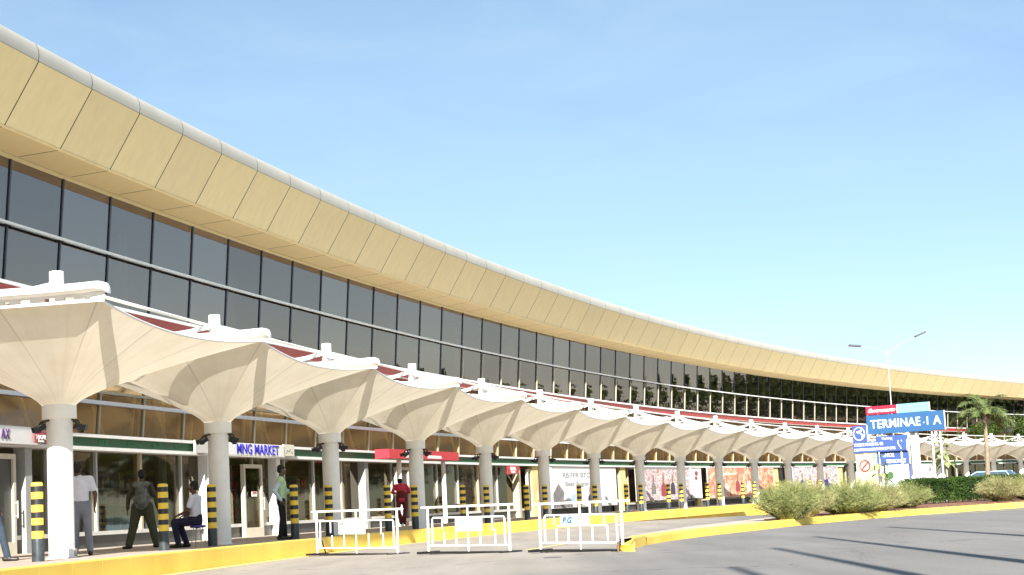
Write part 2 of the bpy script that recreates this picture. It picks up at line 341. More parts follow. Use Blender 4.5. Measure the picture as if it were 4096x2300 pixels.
tag(obj('pavement', bm, M['paving']), kind='structure')
kerb = thing('kerb', 'long yellow painted kerb along the front edge of the walkway', 'kerb', tuple(P(0, -1.7, 0)))
kerb['kind'] = 'structure'
def kerb_local(o): o.parent = kerb; o.matrix_parent_inverse = Matrix.Translation(-P(0, -1.7, 0)); return o
bm = B()
for k in range(int((I1 - I0 + 1) * 6)):
    a = I0 - 1 + k / 6
    arc_sweep(bm, [(0, -1.1), (0, FLOOR - .02), (.02, FLOOR + .004), (.12, FLOOR + .004), (.12, -1.1)], a + .0009, a + 1 / 6 - .0009, step=1 / 6, off=koff)
recalc(bm)
kerb_local(obj('kerb_stone', bm, M['yellow']))
for (i, z) in ((1.05, .16), (2.2, .15), (-.25, .02), (6.6, .1)):
    bm = B(); box(bm, -.05, .05, -.012, .02, 0, .06); kerb_local(obj('drain_outlet', bm, M['black'], mw=None)).matrix_local = MA(i, koff(i), z)
# pale splash strip of faded paint at the foot of the kerb
bm = B(); arc_sweep(bm, [(-.34, .005), (-.02, .005)], -2, 9.2, closed=False, off=koff)
o = obj('painted_marking', bm, M['yellowpale']); tag(o, kind='structure')

front = [(1.90, 31.6), (2.02, 33.6), (2.62, 36.9), (4.05, 41.2), (5.6, 44.6), (8.45, 51.0), (11.6, 55.8), (16.8, 61.0), (26, 68.5), (45, 80), (80, 95)]
back = [(80, 130), (40, 112), (24, 96), (15.5, 78), (10.2, 63.5), (7.2, 54.2), (4.6, 47.0), (2.9, 40.6), (1.75, 34.2)]
def smooth_poly(p, it=2):
    for _ in range(it):
        q = [p[0]]
        for a, b in zip(p, p[1:]):
            q += [tuple(a[k] * .75 + b[k] * .25 for k in (0, 1)), tuple(a[k] * .25 + b[k] * .75 for k in (0, 1))]
        p = q + [p[-1]]
    return p
F = smooth_poly(front); K = smooth_poly(back)
def inset(p, d):
    q = []
    for k in range(len(p)):
        a = Vector(p[max(0, k - 1)]); b = Vector(p[min(len(p) - 1, k + 1)]); t = (b - a).normalized()
        q.append((p[k][0] - t.y * d, p[k][1] + t.x * d))
    return q
bm = B(); poly_prism(bm, inset(F, .3) + inset(K, .12), -1.1, .172)
tag(obj('median_pavement', bm, M['medpave']), kind='structure')
def strip_kerb(line, w, top, m, name):
    bm = B(); inn = inset(line, w); ins = inset(line, .035); pr = []
    for a, s, c in zip(line, ins, inn):
        pr.append([bm.verts.new((a[0], a[1], -1.1)), bm.verts.new((a[0], a[1], top - .035)), bm.verts.new((s[0], s[1], top)), bm.verts.new((c[0], c[1], top)), bm.verts.new((c[0], c[1], -1.1))])
    for a, b in zip(pr, pr[1:]):
        for j in range(4): bm.faces.new((a[j], b[j], b[j + 1], a[j + 1]))
    recalc(bm)
    return obj(name, bm, m)
mk = strip_kerb([p for p in F if p[1] > 35.5], .3, .185, M['yellow'], 'median_kerb')
bm = B(); poly_prism(bm, [(1.92, 31.75), (2.04, 33.7), (2.36, 35.6), (2.50, 36.3), (2.28, 36.5), (2.12, 36.0), (1.72, 34.1), (1.66, 32.6), (1.72, 31.9), (1.82, 31.66)], -.3, .19)
for v in bm.verts:
    if v.co.z > 0 and v.co.y < 33: v.co.z = .11
bmesh.ops.bevel(bm, geom=[e for e in bm.edges if e.verts[0].co.z > .1 and e.verts[1].co.z > .1], offset=.09, segments=4, affect='EDGES')
nose = obj('kerb_nose', bm, M['yellow'])
nose.parent = mk
tag(mk, 'yellow painted kerb curving around the planted median beside the asphalt road', 'kerb', kind='structure')
mk2 = strip_kerb(K, .15, .178, M['medpave'], 'median_kerb')
tag(mk2, kind='structure')
soil = [p for p in inset(F, .42) if p[1] > 46.5] + [p for p in inset(K, .6) if p[1] > 50]
bm = B(); bm2 = [bm.verts.new((p[0], p[1], .182)) for p in soil]; bm.faces.new(bm2)
tag(obj('planting_soil', bm, M['soil']), kind='structure')
# road paint
def flat(name, pts, z, m, **k):
    bm = B(); bm.faces.new([bm.verts.new((p[0], p[1], z)) for p in pts]); return tag(obj(name, bm, m), kind='structure')
flat('painted_marking', [(-.05, 36.6), (.10, 36.5), (1.0, 40.6), (.88, 40.8)], .005, M['yellowpale'])
flat('painted_marking', [(12.1, 54.6), (12.4, 54.5), (30, 66.6), (29.8, 66.9)], .005, M['yellowpale'])
bm = B(); lathe(bm, [(.16, .0), (.16, .006)], 20, .45, 30.4)
tag(obj('manhole_cover', bm, M['bblack']), 'small dark round cover set in the road in front of the third barrier', 'manhole cover')

# ------------------------------------------------------------------ terminal building
term = thing('airport_terminal', 'long curved terminal building with a beige overhanging fascia over tinted glass', 'building', tuple(P(9, 5, .38)))
TINV = Matrix.Translation(-P(9, 5, .38))
def T(o):
    o.parent = term; o.matrix_parent_inverse = TINV; return o
# fascia: panels with open seams over a dark backing
bm = B(); nb = (I1 - I0) * 3; gp = .0024
def panel_row(bm, pr, i0=I0, i1=I1, g=gp, mi=0, sub=1):
    nb = int((i1 - i0) * 3)
    for k in range(nb):
        a, b = i0 + k / 3 + g, i0 + (k + 1) / 3 - g
        cols = [[bm.verts.new(P(a + (b - a) * s / sub, d, z)) for d, z in pr] for s in range(sub + 1)]
        for c0, c1 in zip(cols, cols[1:]):
            for j in range(len(pr) - 1): bm.faces.new((c0[j], c1[j], c1[j + 1], c0[j + 1])).material_index = mi
panel_row(bm, [(2.80, 10.93), (3.62, 9.60)])
recalc(bm); T(obj('fascia', bm, M['fascia']))
bm = B(); panel_row(bm, [(3.66, 9.575), (4.68, 9.505)]); T(obj('soffit', bm, M['soffit']))
bm = B(); panel_row(bm, [(2.81, 10.945), (2.79, 11.06), (2.80, 11.20), (2.86, 11.33), (2.98, 11.41), (3.2, 11.46), (3.5, 11.49)], g=.0016); T(auto_smooth(obj('roof_edge', bm, M['roofcap'])))
bm = B()
arc_sweep(bm, [(2.86, 10.91), (3.63, 9.63), (4.72, 9.55), (4.72, 9.9), (3.3, 10.95), (3.3, 11.41), (3.02, 11.35), (2.90, 11.27), (2.85, 11.1)], I0, I1); recalc(bm); T(obj('fascia_backing', bm, M['seam']))
bm = B(); arc_sweep(bm, [(3.6, 9.592), (3.655, 9.562), (3.67, 9.585), (3.64, 9.6)], I0, I1); recalc(bm); T(obj('fascia_trim', bm, M['fascia']))
bm = B(); arc_sweep(bm, [(4.71, 9.50), (4.86, 9.47), (4.86, 9.58), (4.71, 9.53)], I0, I1); recalc(bm); T(obj('soffit_trim', bm, M['fascia']))
bm = B(); arc_sweep(bm, [(3.4, 11.46), (26, 11.8), (26, 9.7), (4.9, 9.6), (4.9, 9.9), (3.4, 11.0)], I0, I1, step=1); recalc(bm); T(obj('roof', bm, M['roofcap']))
def gd(z): return 4.86 + .08 * (9.47 - z)
# structure behind the glass
bm = B(); arc_sweep(bm, [(5.2, 5.95), (5.2, 6.3), (25, 6.3), (25, 5.95)], I0, I1, step=1); recalc(bm); T(obj('upper_floor', bm, M['infloor']))
bm = B(); arc_sweep(bm, [(15, 6.3), (15, 9.6), (15.2, 9.6), (15.2, 6.3)], I0, I1, step=1)
arc_sweep(bm, [(10, .38), (10, 5.95), (10.2, 5.95), (10.2, .38)], I0, I1, step=1); recalc(bm); T(obj('interior_wall', bm, M['inwall']))
bm = B(); arc_sweep(bm, [(6.5, .37), (26, .37), (26, -1), (6.5, -1)], I0, I1, step=1); recalc(bm); T(obj('ground_floor', bm, M['infloor']))
bm = B(); arc_sweep(bm, [(26, -1), (26, 9.7), (26.3, 9.7), (26.3, -1)], I0, I1, step=1)
for i in (I0, I1):
    m_ = MA(i, 0, 0); s = -1 if i == I0 else 1
    box(bm, min(0, s * .3), max(0, s * .3), 5.0, 26, -1, 9.6, m_)
recalc(bm); T(obj('rear_wall', bm, M['inwall']))
bm = B()
for k in range(I0, I1):
    q = P(k + .45, 7.6)
    tube(bm, [(q.x, q.y, 6.3), (q.x, q.y, 9.6)], .19, 10)
    q = P(k + .1, 9.0)
    tube(bm, [(q.x, q.y, .38), (q.x, q.y, 5.95)], .22, 10)
T(obj('interior_column', bm, M['inwhite']))
for k in range(I0 * 2, I1 * 2):
    bm = B(); a, b = P(k / 2 + .1, 6.1), P(k / 2 + .24, 6.3)
    tube(bm, [(a.x, a.y, 3.3), (b.x, b.y, 5.95)], .06, 8); c = P(k / 2 + .42, 6.2)
    tube(bm, [(c.x, c.y, 3.3), (b.x, b.y, 5.9)], .06, 8); T(obj('interior_brace', bm, M['pier_cream']))
# glazing bays: every pane and mullion of its own
ZL, ZT = 6.43, 9.47
def quad_pane(a, b, z0, z1, extra=0.0):
    bm = B(); vs = [bm.verts.new(P(i, gd(z) + extra, z)) for i, z in ((a, z0), (b, z0), (b, z1), (a, z1))]; bm.faces.new(vs); return bm
def mull(bm, i, z0, z1, w, dp, out_=.03):
    for s0, s1 in ((0, 1),):
        a, b = MA(i, 0), None
        vs = []
        for z in (z0, z1):
            for (x, y) in ((-w, gd(z) - out_), (w, gd(z) - out_), (w, gd(z) + dp), (-w, gd(z) + dp)):
                vs.append(bm.verts.new(a @ Vector((x, y, z))))
        for f in ((0, 3, 2, 1), (4, 5, 6, 7), (0, 1, 5, 4), (1, 2, 6, 5), (2, 3, 7, 6), (3, 0, 4, 7)): bm.faces.new([vs[q] for q in f])
for k in range(nb):
    a, b = I0 + k / 3, I0 + (k + 1) / 3
    T(obj('window_pane', quad_pane(a + .004, b - .004, ZL, ZT), M['glass']))
    T(obj('mezzanine_pane', quad_pane(a + .004, b - .004, 3.24, 6.05, .02), M['bronze']))
    bm = B(); mull(bm, a, ZL, ZT, .035, .12); T(obj('mullion', bm, M['mullion']))
    if a > 5.5:
        bm = B(); mull(bm, a + .012, ZL, 7.84, .022, .05, .06); T(obj('reflection_tone_strip', bm, M['cream']))  # added cream strip; reflected light on the dark mullion put into its colour
    bm = B(); mull(bm, a, 3.24, 6.05, .05, .14, .02); T(obj('mezzanine_mullion', bm, M['cream']))
def rail_prof(z, h, o0, o1): return [(gd(z) - o0, z - h), (gd(z) - o0, z + h), (gd(z) - o1, z + h), (gd(z) - o1, z - h)]
bm = B(); arc_sweep(bm, rail_prof(7.93, .03, .22, .15), I0, I1); recalc(bm); rl = T(obj('facade_rail', bm, M['white']))
for k in range(nb + 1):
    bm = B(); box(bm, -.02, .02, gd(7.93) - .15, gd(7.93) + .02, 7.9, 7.95, MA(I0 + k / 3, 0)); T(obj('rail_bracket', bm, M['mullion']))
bm = B(); arc_sweep(bm, rail_prof(4.08, .05, .16, .03), I0, I1); recalc(bm); T(obj('mezzanine_rail', bm, M['white']))
bm = B(); arc_sweep(bm, rail_prof(4.36, .035, .07, .02), I0, I1); recalc(bm); T(obj('mezzanine_rail', bm, M['cream']))
# red ledge between the two storeys of glass
bm = B(); arc_sweep(bm, [(3.98, 6.34), (3.98, 6.26), (4.06, 6.26), (5.1, 6.36), (5.1, 6.44)], I0, 18.6); recalc(bm); T(obj('ledge_edge', bm, M['white']))
bm = B(); arc_sweep(bm, [(4.03, 6.258), (4.10, 6.0), (4.18, 6.0), (5.12, 6.1), (5.12, 6.355), (4.1, 6.262)], I0, 18.6); recalc(bm); T(obj('ledge', bm, M['red']))
bm = B(); arc_sweep(bm, [(4.08, 5.995), (4.10, 5.95), (4.17, 5.95), (4.17, 5.995)], I0, 18.6); recalc(bm); T(obj('ledge_trim', bm, M['sill']))
bm = B(); arc_sweep(bm, [(5.0, 6.05), (5.0, 6.43), (5.16, 6.43), (5.16, 6.05)], 18.6, I1); recalc(bm); T(obj('spandrel', bm, M['plinth']))
# shop level
FG = 5.12
bm = B(); arc_sweep(bm, [(FG - .1, 3.16), (FG - .1, 3.24), (5.5, 3.24), (5.5, 3.16)], I0, I1); arc_sweep(bm, [(FG - .04, 2.84), (FG - .04, 2.93), (5.5, 2.93), (5.5, 2.84)], I0, I1)
recalc(bm); T(obj('fascia_band_edge', bm, M['white']))
bm = B(); arc_sweep(bm, [(FG, 2.93), (FG, 3.16), (5.45, 3.16), (5.45, 2.93)], I0, I1); recalc(bm); T(obj('shop_fascia', bm, M['green']))
bm = B(); arc_sweep(bm, [(5.42, FLOOR), (5.42, .70), (5.8, .70), (5.8, FLOOR)], I0, I1); recalc(bm); T(obj('plinth', bm, M['plinth']))
bm = B(); arc_sweep(bm, [(5.34, .70), (5.34, .80), (5.8, .80), (5.8, .70)], I0, I1); recalc(bm); T(obj('window_sill', bm, M['sill']))
for k in range(nb):
    a, b = I0 + k / 3, I0 + (k + 1) / 3
    bm = B(); vs = [bm.verts.new(P(i, 5.5, z)) for i, z in ((a, .80), (b, .80), (b, 2.84), (a, 2.84))]; bm.faces.new(vs); T(obj('shop_pane', bm, M['shop']))
    bm = B(); w = .045 if k % 3 else .07; box(bm, -w, w, 5.42, 5.62, .80, 2.84, MA(a, 0)); T(obj('shop_mullion', bm, M['alu'] if k % 3 else M['cream']))
# grey pilasters
for i, m_ in ((1.16, 'grey'), (2.52, 'white'), (3.2, 'white'), (4.25, 'grey'), (6.65, 'cream')):
    bm = B(); box(bm, -.17, .17, 5.2, 5.5, FLOOR, 2.84, MA(i, 0)); T(obj('pilaster', bm, M[m_]))
def door(i, w, h, m, name='door', open_=False, dark=True):
    bm = B(); t = .12
    x = w / 2
    box(bm, -x, -x + t, 5.24, 5.36, FLOOR, FLOOR + h); box(bm, x - t, x, 5.24, 5.36, FLOOR, FLOOR + h)
    box(bm, -x + t, x - t, 5.24, 5.36, FLOOR + h - t, FLOOR + h); box(bm, -x + t, x - t, 5.24, 5.36, FLOOR, FLOOR + .28)
    bmesh.ops.transform(bm, matrix=MA(i, 0), verts=bm.verts[:])
    d = T(obj(name, bm, m))
    bm = B(); box(bm, -x + t, x - t, 5.30, 5.32, FLOOR + .28, FLOOR + h - t, MA(i, 0)); o = obj('door_pane', bm, M['plinth'] if dark else M['shop']); o.parent = d
    bm = B(); tube(bm, [(x - .06, 5.18, 1.2), (x - .06, 5.18, 1.6)], .02, 8)
    for z in (1.25, 1.55): tube(bm, [(x - .06, 5.18, z), (x - .06, 5.24, z)], .012, 6)
    bmesh.ops.transform(bm, matrix=MA(i, 0), verts=bm.verts[:]); o = obj('handle', bm, M['alu']); o.parent = d
    return d
door(1.035, .95, 2.3, M['doorframe']); door(2.95, 1.55, 2.25, M['doorframe'], dark=False); door(4.76, 1.5, 2.3, M['doorframe']); door(6.9, 1.3, 2.3, M['doorframe'])
bm = B(); box(bm, -.55, .55, 4.9, 5.40, FLOOR, FLOOR + .16, MA(4.76, 0)); T(obj('door_step', bm, M['medpave']))
# yellow rendered piers between the advertising boards
M['pier'] = mat('yellow_render', (.72, .58, .26), .8, .1, 1)
for i in (6.95, 8.80, 10.64, 12.80, 14.75, 16.6):
    bm = B(); box(bm, -.30 * 1.6, .30 * 1.6, 5.2, 5.42, FLOOR, 2.83, MA(i, 0)); T(obj('wall_pier', bm, M['pier']))
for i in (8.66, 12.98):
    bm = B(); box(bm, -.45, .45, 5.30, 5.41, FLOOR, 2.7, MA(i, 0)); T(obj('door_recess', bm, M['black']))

# ------------------------------------------------------------------ lettering
def text(name, s, size, m, parent, mw, ext=.006, shear=0, align='CENTER', sx=1.0, bold=0.0, spacing=1.0):
    cu = D.curves.new(name, 'FONT'); cu.body = s; cu.size = size; cu.extrude = ext; cu.shear = shear; cu.align_x = align; cu.align_y = 'CENTER'
    cu.offset = bold; cu.space_character = spacing; cu.resolution_u = 3
    to = D.objects.new(name + '_src', cu); COL.objects.link(to)
    dg = bpy.context.evaluated_depsgraph_get(); me = D.meshes.new_from_object(to.evaluated_get(dg)); D.objects.remove(to)
    me.materials.clear()
    rot = Matrix.Rotation(PI / 2, 4, 'X') @ Matrix.Diagonal((sx, 1, 1, 1))
    me.transform(rot)
    o = link(name, me, m); o.parent = parent; o.matrix_local = mw
    return o
M['ink_blue'] = mat('blue_lettering', (.03, .02, .55), .5)
M['ink_purple'] = mat('purple_lettering', (.10, .03, .20), .5)
M['ink_white'] = mat('white_lettering', (.85, .85, .82), .5)
M['ink_pale'] = mat('pale_green_lettering', (.10, .32, .16), .5)
M['ink_grey'] = mat('grey_lettering', (.25, .25, .30), .5)
M['ink_cyan'] = mat('teal_lettering', (.03, .13, .24), .5)
M['signwhite'] = mat('sign_white', (.82, .82, .82), .4, .03, 2)
M['signred'] = mat('sign_red', (.55, .03, .05), .4, .05, 2)
M['signcream'] = mat('sign_cream', (.70, .68, .55), .5, .05, 2)
M['signred2'] = mat('sign_dull_red', (.35, .06, .08), .5, .2, 6)

def board(name, label, cat, i, dr, z0, z1, w, m, th=.06, group=None):
    r = thing(name, label, cat, tuple(P(i, dr, z0)), -(T0 + DT * i), group)
    bm = B(); box(bm, -w / 2, w / 2, 0, th, 0, z1 - z0); bbox_bevel(bm, .012, 1); obj('panel', bm, m, r)
    return r
FW = RR * DT
s = board('shop_sign', 'long white shop sign with purple letters AX at the left edge of the photo', 'sign', .45, 4.93, 2.88, 3.30, 1.5 * FW, M['signwhite'])
text('lettering', 'AX', .34, M['ink_purple'], s, Matrix.Translation((.52 * FW, -.012, .21)), sx=.9)
s = board('shop_sign', 'small dull red square sign lettered TOGAIL on the end of the long white sign', 'sign', 1.165, 4.90, 2.93, 3.22, .62, M['signred2'], .025)
text('lettering', 'TOGAIL', .15, M['ink_white'], s, Matrix.Translation((0, -.012, .13)))
text('lettering', 'Karoina', .09, M['ink_white'], s, Matrix.Translation((0, -.012, .045)))
for q in ((1.35, 'OLIIGARISE.le', .17), (1.62, 'BAlE BB', .2), (1.85, 'BOOCOAMARA.', .15), (2.03, 'UBALOBIB', .15), (2.27, 'WESTBOUMUNTDOVALCOSTEl', .14)):
    o = text('fascia_lettering', q[1], q[2], M['ink_pale'], term, Matrix(), align='CENTER', sx=.8); T(o); o.matrix_world = MA(q[0] + .02, FG - .01, 3.045)
s = board('shop_sign', 'plain pale grey box sign at the right end of the green lettered fascia', 'sign', 2.38, 4.92, 2.88, 3.25, 1.05, M['sill'])
s = board('shop_sign', 'white shop sign with bold blue MNG MARKET lettering above a glass door', 'sign', 2.86, 4.86, 2.86, 3.24, .62 * FW, M['signwhite'])
text('lettering', 'MNG MARKET', .43, M['ink_blue'], s, Matrix.Translation((.26, -.012, .19)), sx=1.3, bold=.004)
s = board('shop_sign', 'cream logo panel joined to the right end of the white sign with blue letters', 'sign', 3.23, 4.90, 2.90, 3.28, .95, M['signcream'])
bm = B(); pts = [(-.32, .1), (-.2, .2), (-.05, .16), (.05, .27), (.16, .14), (.3, .1)]
for a, b in zip(pts, pts[1:]): tube(bm, [(a[0], -.008, a[1]), (b[0], -.008, b[1])], .008, 5)
obj('drawing', bm, M['ink_grey'], s)
o = text('fascia_lettering', 'Shop', .12, M['ink_pale'], term, Matrix()); T(o); o.matrix_world = MA(3.45, FG - .01, 3.045)
# door notice
s = board('door_notice', 'small white and red paper notice stuck on the glass door under the blue lettered sign', 'notice', 2.95, 5.222, 1.62, 1.78, .42, M['signwhite'], .01)
bm = B(); box(bm, -.17, .17, -.004, 0, .09, .14); obj('red_band', bm, M['signred'], s)
# red kiosk canopy
s = thing('shop_awning', 'red and white box awning on two posts over the doorway with the red jacketed person', 'awning', tuple(P(4.67, 4.0, FLOOR)), -(T0 + DT * 4.67))
bm = B(); w = .52 * FW
box(bm, -w, w, 0, .55, 2.52, 2.86); box(bm, -w * .55, -w * .1, -.012, 0, 2.56, 2.83, None, 1); box(bm, .25, w * .45, -.012, 0, 2.56, 2.68, None, 1)
obj('awning_box', bm, [M['signred'], M['signwhite']], s)
for x in (-w * .52, w * .75):
    bm = B(); tube(bm, [(x, .35, 0), (x, .35, 2.52)], .09, 14); obj('post', bm, M['column'], s)
s = board('shop_sign', 'small red hanging sign lettered BINES, left of the white advertising board', 'sign', 6.47, 5.0, 2.42, 2.80, 1.75, M['signred'], .04)
text('lettering', 'BINES.', .2, M['ink_white'], s, Matrix.Translation((0, -.012, .26)), sx=1.6, bold=.006); text('lettering', 'VUUC', .16, M['ink_white'], s, Matrix.Translation((0, -.012, .1)), sx=1.6, bold=.006)

# ------------------------------------------------------------------ advertising boards on the shop front
def voro_mat(name, cols, scale, seedoff):
    m, t, b = newmat(name); b.inputs['Roughness'].default_value = .5
    tcn = t.nodes.new('ShaderNodeTexCoord'); mpn = t.nodes.new('ShaderNodeMapping'); mpn.inputs['Location'].default_value = (seedoff, 0, seedoff * 2); mpn.inputs['Scale'].default_value = (.55, 1, 1)
    n = t.nodes.new('ShaderNodeTexNoise'); n.inputs['Scale'].default_value = scale; n.inputs['Detail'].default_value = 3; n.inputs['Distortion'].default_value = 1.6
    r = t.nodes.new('ShaderNodeValToRGB'); r.color_ramp.interpolation = 'EASE'
    els = r.color_ramp.elements
    while len(els) < len(cols): els.new(.5)
    for k, c in enumerate(cols): els[k].position = .30 + .42 * k / (len(cols) - 1); els[k].color = (*c, 1)
    t.links.new(tcn.outputs['Object'], mpn.inputs[0]); t.links.new(mpn.outputs[0], n.inputs['Vector']); t.links.new(n.outputs['Fac'], r.inputs[0]); t.links.new(r.outputs[0], b.inputs['Base Color'])
    return m
M['ad_white'] = mat('poster_white', (.82, .84, .85), .4, .02, 1)
M['ad_people'] = voro_mat('poster_crowd_pink', [(.62, .55, .60), (.72, .70, .74), (.40, .22, .26), (.80, .78, .78), (.35, .12, .13), (.7, .45, .4)], 2.3, 3)
M['ad_orange'] = voro_mat('poster_orange', [(.50, .10, .07), (.62, .22, .15), (.75, .35, .22), (.85, .65, .5), (.66, .24, .17)], 1.6, 8)
M['ad_group'] = voro_mat('poster_group_blue', [(.75, .76, .8), (.5, .55, .68), (.25, .2, .22), (.8, .78, .78), (.55, .35, .32), (.08, .07, .08)], 2.6, 15)
M['ad_skyblue'] = mat('poster_sky_blue', (.50, .66, .75), .4, .15, 2)
M['ad_dark'] = mat('poster_dark', (.05, .05, .09), .5, .4, 3)
M['ad_skin'] = mat('poster_skin_tone', (.35, .2, .14), .5, .3, 4)
M['ad_greyfig'] = mat('poster_grey', (.22, .21, .22), .5, .4, 4)
def flatshape(bm, pts, y, mi=0):
    n = len(pts); a = [bm.verts.new((p[0], y, p[1])) for p in pts]; b = [bm.verts.new((p[0], y + .004, p[1])) for p in pts]
    f = bm.faces.new(a); f.material_index = mi; bm.faces.new(b[::-1]).material_index = mi
    for j in range(n): bm.faces.new((a[j], b[j], b[(j + 1) % n], a[(j + 1) % n])).material_index = mi
def ellpts(cx, cz, rx, rz, n=14): return [(cx + rx * math.cos(2 * PI * k / n), cz + rz * math.sin(2 * PI * k / n)) for k in range(n)]
def figure(bm, x, z, s, mi_h, mi_b, y=-.008):
    flatshape(bm, [(x - .42 * s, z), (x - .38 * s, z + .45 * s), (x - .16 * s, z + .62 * s), (x + .16 * s, z + .62 * s), (x + .38 * s, z + .45 * s), (x + .42 * s, z)], y, mi_b)
    flatshape(bm, ellpts(x, z + .82 * s, .17 * s, .23 * s), y - .006, mi_h)
def figs(r, lst):
    for x, z, s_, m_ in lst:
        bm = B(); figure(bm, x, z, s_, 1, 0); obj('pictured_figure', bm, [M[m_], M['ad_skin']], r)
def ad(label, i0, i1, z0, z1, m):
    w = (i1 - i0) * FW
    r = thing('advertising_board', label, 'billboard', tuple(P((i0 + i1) / 2, 4.86, z0)), -(T0 + DT * (i0 + i1) / 2), 'advertising boards along the shop front')
    bm = B(); box(bm, -w / 2, w / 2, 0, .06, 0, z1 - z0); obj('poster', bm, m, r)
    bm = B(); e = .04
    for q in ((-w / 2 - e, w / 2 + e, -e, 0), (-w / 2 - e, w / 2 + e, z1 - z0, z1 - z0 + e)): box(bm, q[0], q[1], -.02, .08, q[2], q[3])
    for q in ((-w / 2 - e, -w / 2), (w / 2, w / 2 + e)): box(bm, q[0], q[1], -.02, .08, 0, z1 - z0)
    obj('frame', bm, M['alu'], r)
    return r, w
r, w = ad('white advertising board with two lines of grey lettering and a family at the bottom', 7.15, 8.52, .75, 2.74, M['ad_white'])
text('lettering', 'RB.FFR BTOR', .36, M['ink_grey'], r, Matrix.Translation((-1.2, -.01, 1.62)), sx=2.6)
text('lettering', 'Beer Bugnsrcus', .32, M['ink_grey'], r, Matrix.Translation((-.9, -.01, 1.18)), sx=2.6)
bm = B()
flatshape(bm, [(-w / 2 + .1, 0), (-w / 2 + .1, .7), (-w / 2 + 1.0, 1.2), (-w / 2 + 1.9, .75), (-w / 2 + 1.7, .35), (-w / 2 + 2.8, .5), (-w / 2 + 3.3, 0)], -.006, 0)
flatshape(bm, [(-w / 2 + 2.6, .45), (-w / 2 + 3.6, .72), (-w / 2 + 4.8, .35), (-w / 2 + 5.4, .02), (-w / 2 + 4.3, .02)], -.012, 1)
obj('poster_artwork', bm, [M['ad_greyfig'], M['ad_skyblue'], M['ad_skin'], M['ad_dark']], r)
figs(r, ((-w / 2 + 6.3, 0, 1.0, 'ad_dark'), (-w / 2 + 8.0, 0, .85, 'ad_greyfig')))
r, w = ad('pinkish advertising board crowded with people right of the white lettered board', 8.98, 10.3, .9, 2.74, M['ad_people'])
figs(r, ((-2.2, .35, 1.1, 'ad_greyfig'), (-.2, .2, 1.3, 'signred2'), (1.7, .3, 1.15, 'ad_dark'), (3.5, .3, 1.0, 'signred2')))
r, w = ad('narrow white advertising panel with a small red mark near its top', 10.32, 10.58, .9, 2.76, M['ad_white'])
bm = B(); flatshape(bm, ellpts(.1, 1.55, .35, .16), -.006); flatshape(bm, ellpts(0, 1.25, .3, .12), -.006); obj('logo_mark', bm, M['signred2'], r)
r, w = ad('large orange red advertising board with pale figures', 10.78, 12.62, .85, 2.8, M['ad_orange'])
bm = B(); flatshape(bm, [(-5.2, 1.45), (-1.2, 1.5), (-1.0, 1.62), (-5.4, 1.6)], -.006, 0)
figs(r, ((-3.6, .3, 1.0, 'signcream'), (-1.2, .35, 1.2, 'signred2'), (1.4, .35, 1.15, 'signcream')))
obj('poster_artwork', bm, [M['signcream'], M['ad_skin'], M['signred2']], r)
r, w = ad('white and blue advertising board showing a seated group, above the bushes', 13.18, 14.55, .95, 2.84, M['ad_group'])
figs(r, ((-3.6, .2, 1.15, 'ad_dark'), (-1.6, .1, 1.1, 'signred2'), (.3, .1, 1.35, 'ad_dark'), (2.6, .1, 1.3, 'ink_blue')))
r, w = ad('white advertising board with a blue robed figure right of the blue direction signs', 16.7, 17.85, .75, 2.95, M['ad_white'])
figs(r, ((-1.3, .1, 1.5, 'ad_skyblue'),))
bm = B(); flatshape(bm, [(2.0, 1.5), (2.6, 1.55), (2.5, 2.0), (2.1, 1.95)], -.006, 2); obj('poster_artwork', bm, [M['ad_skin'], M['ad_skyblue'], M['ad_greyfig']], r)

# goods seen through the shop glass
M['g1'] = mat('goods_red', (.45, .04, .04), .5, .3, 8); M['g2'] = mat('goods_white', (.6, .6, .58), .5, .2, 8); M['g3'] = mat('goods_tan', (.42, .30, .16), .6, .3, 8); M['g4'] = mat('goods_dark', (.05, .05, .06), .5, .4, 8); M['g5'] = mat('goods_blue', (.12, .18, .35), .5, .3, 8)
def rack(i, dr, label, seed, tone):
    rn = random.Random(seed)
    r = thing('display_rack', label, 'shop rack', tuple(P(i, dr, FLOOR)), -(T0 + DT * i), 'racks of goods behind the shop windows')
    bm = B(); W = 1.1
    for x in (-W, W): box(bm, x - .03, x + .03, -.03, .45, 0, 2.0)
    for z in (.15, .62, 1.1, 1.55): box(bm, -W + .03, W - .03, 0, .42, z, z + .03)
    obj('rack_frame', bm, M['grey'], r)
    bm = B()
    for z in (.18, .65, 1.13, 1.58):
        x = -W + .06
        while x < W - .2:
            ww = rn.uniform(.1, .34); h = rn.uniform(.15, .40)
            if x + ww > W - .04: break
            box(bm, x, x + ww - .02, rn.uniform(0, .08), .38, z + .001, z + h, None, rn.choice(tone)); x += ww
    obj('goods', bm, [M['g1'], M['g2'], M['g3'], M['g4'], M['g5']], r)
adj = ['tan and white', 'dark and white', 'mixed', 'blue and tan', 'white', 'red', 'red and white', 'dark', 'mixed tan', 'red and dark']
where = ['by the left edge of the photo', 'by the man in the white T-shirt', 'left of the backpack wearer', 'behind the backpack wearer', 'behind the seated man', 'right of the white framed door', 'left of the red awning', 'right of the green vested man', 'right of the red awning', 'below the small red sign']
tones = [[2, 1], [3, 1, 4], [1, 2, 3], [4, 2, 3], [1, 2], [0, 1, 3], [0, 0, 1], [3, 3, 2], [2, 2, 3, 1], [0, 3, 2]]
for k, i in enumerate((.9, 1.45, 1.75, 2.0, 2.3, 3.38, 3.95, 3.66, 5.3, 6.2)):
    rack(i, 6.6 + .5 * (k % 3), 'rack of %s goods behind the glass %s' % (adj[k], where[k]), k, tones[k])

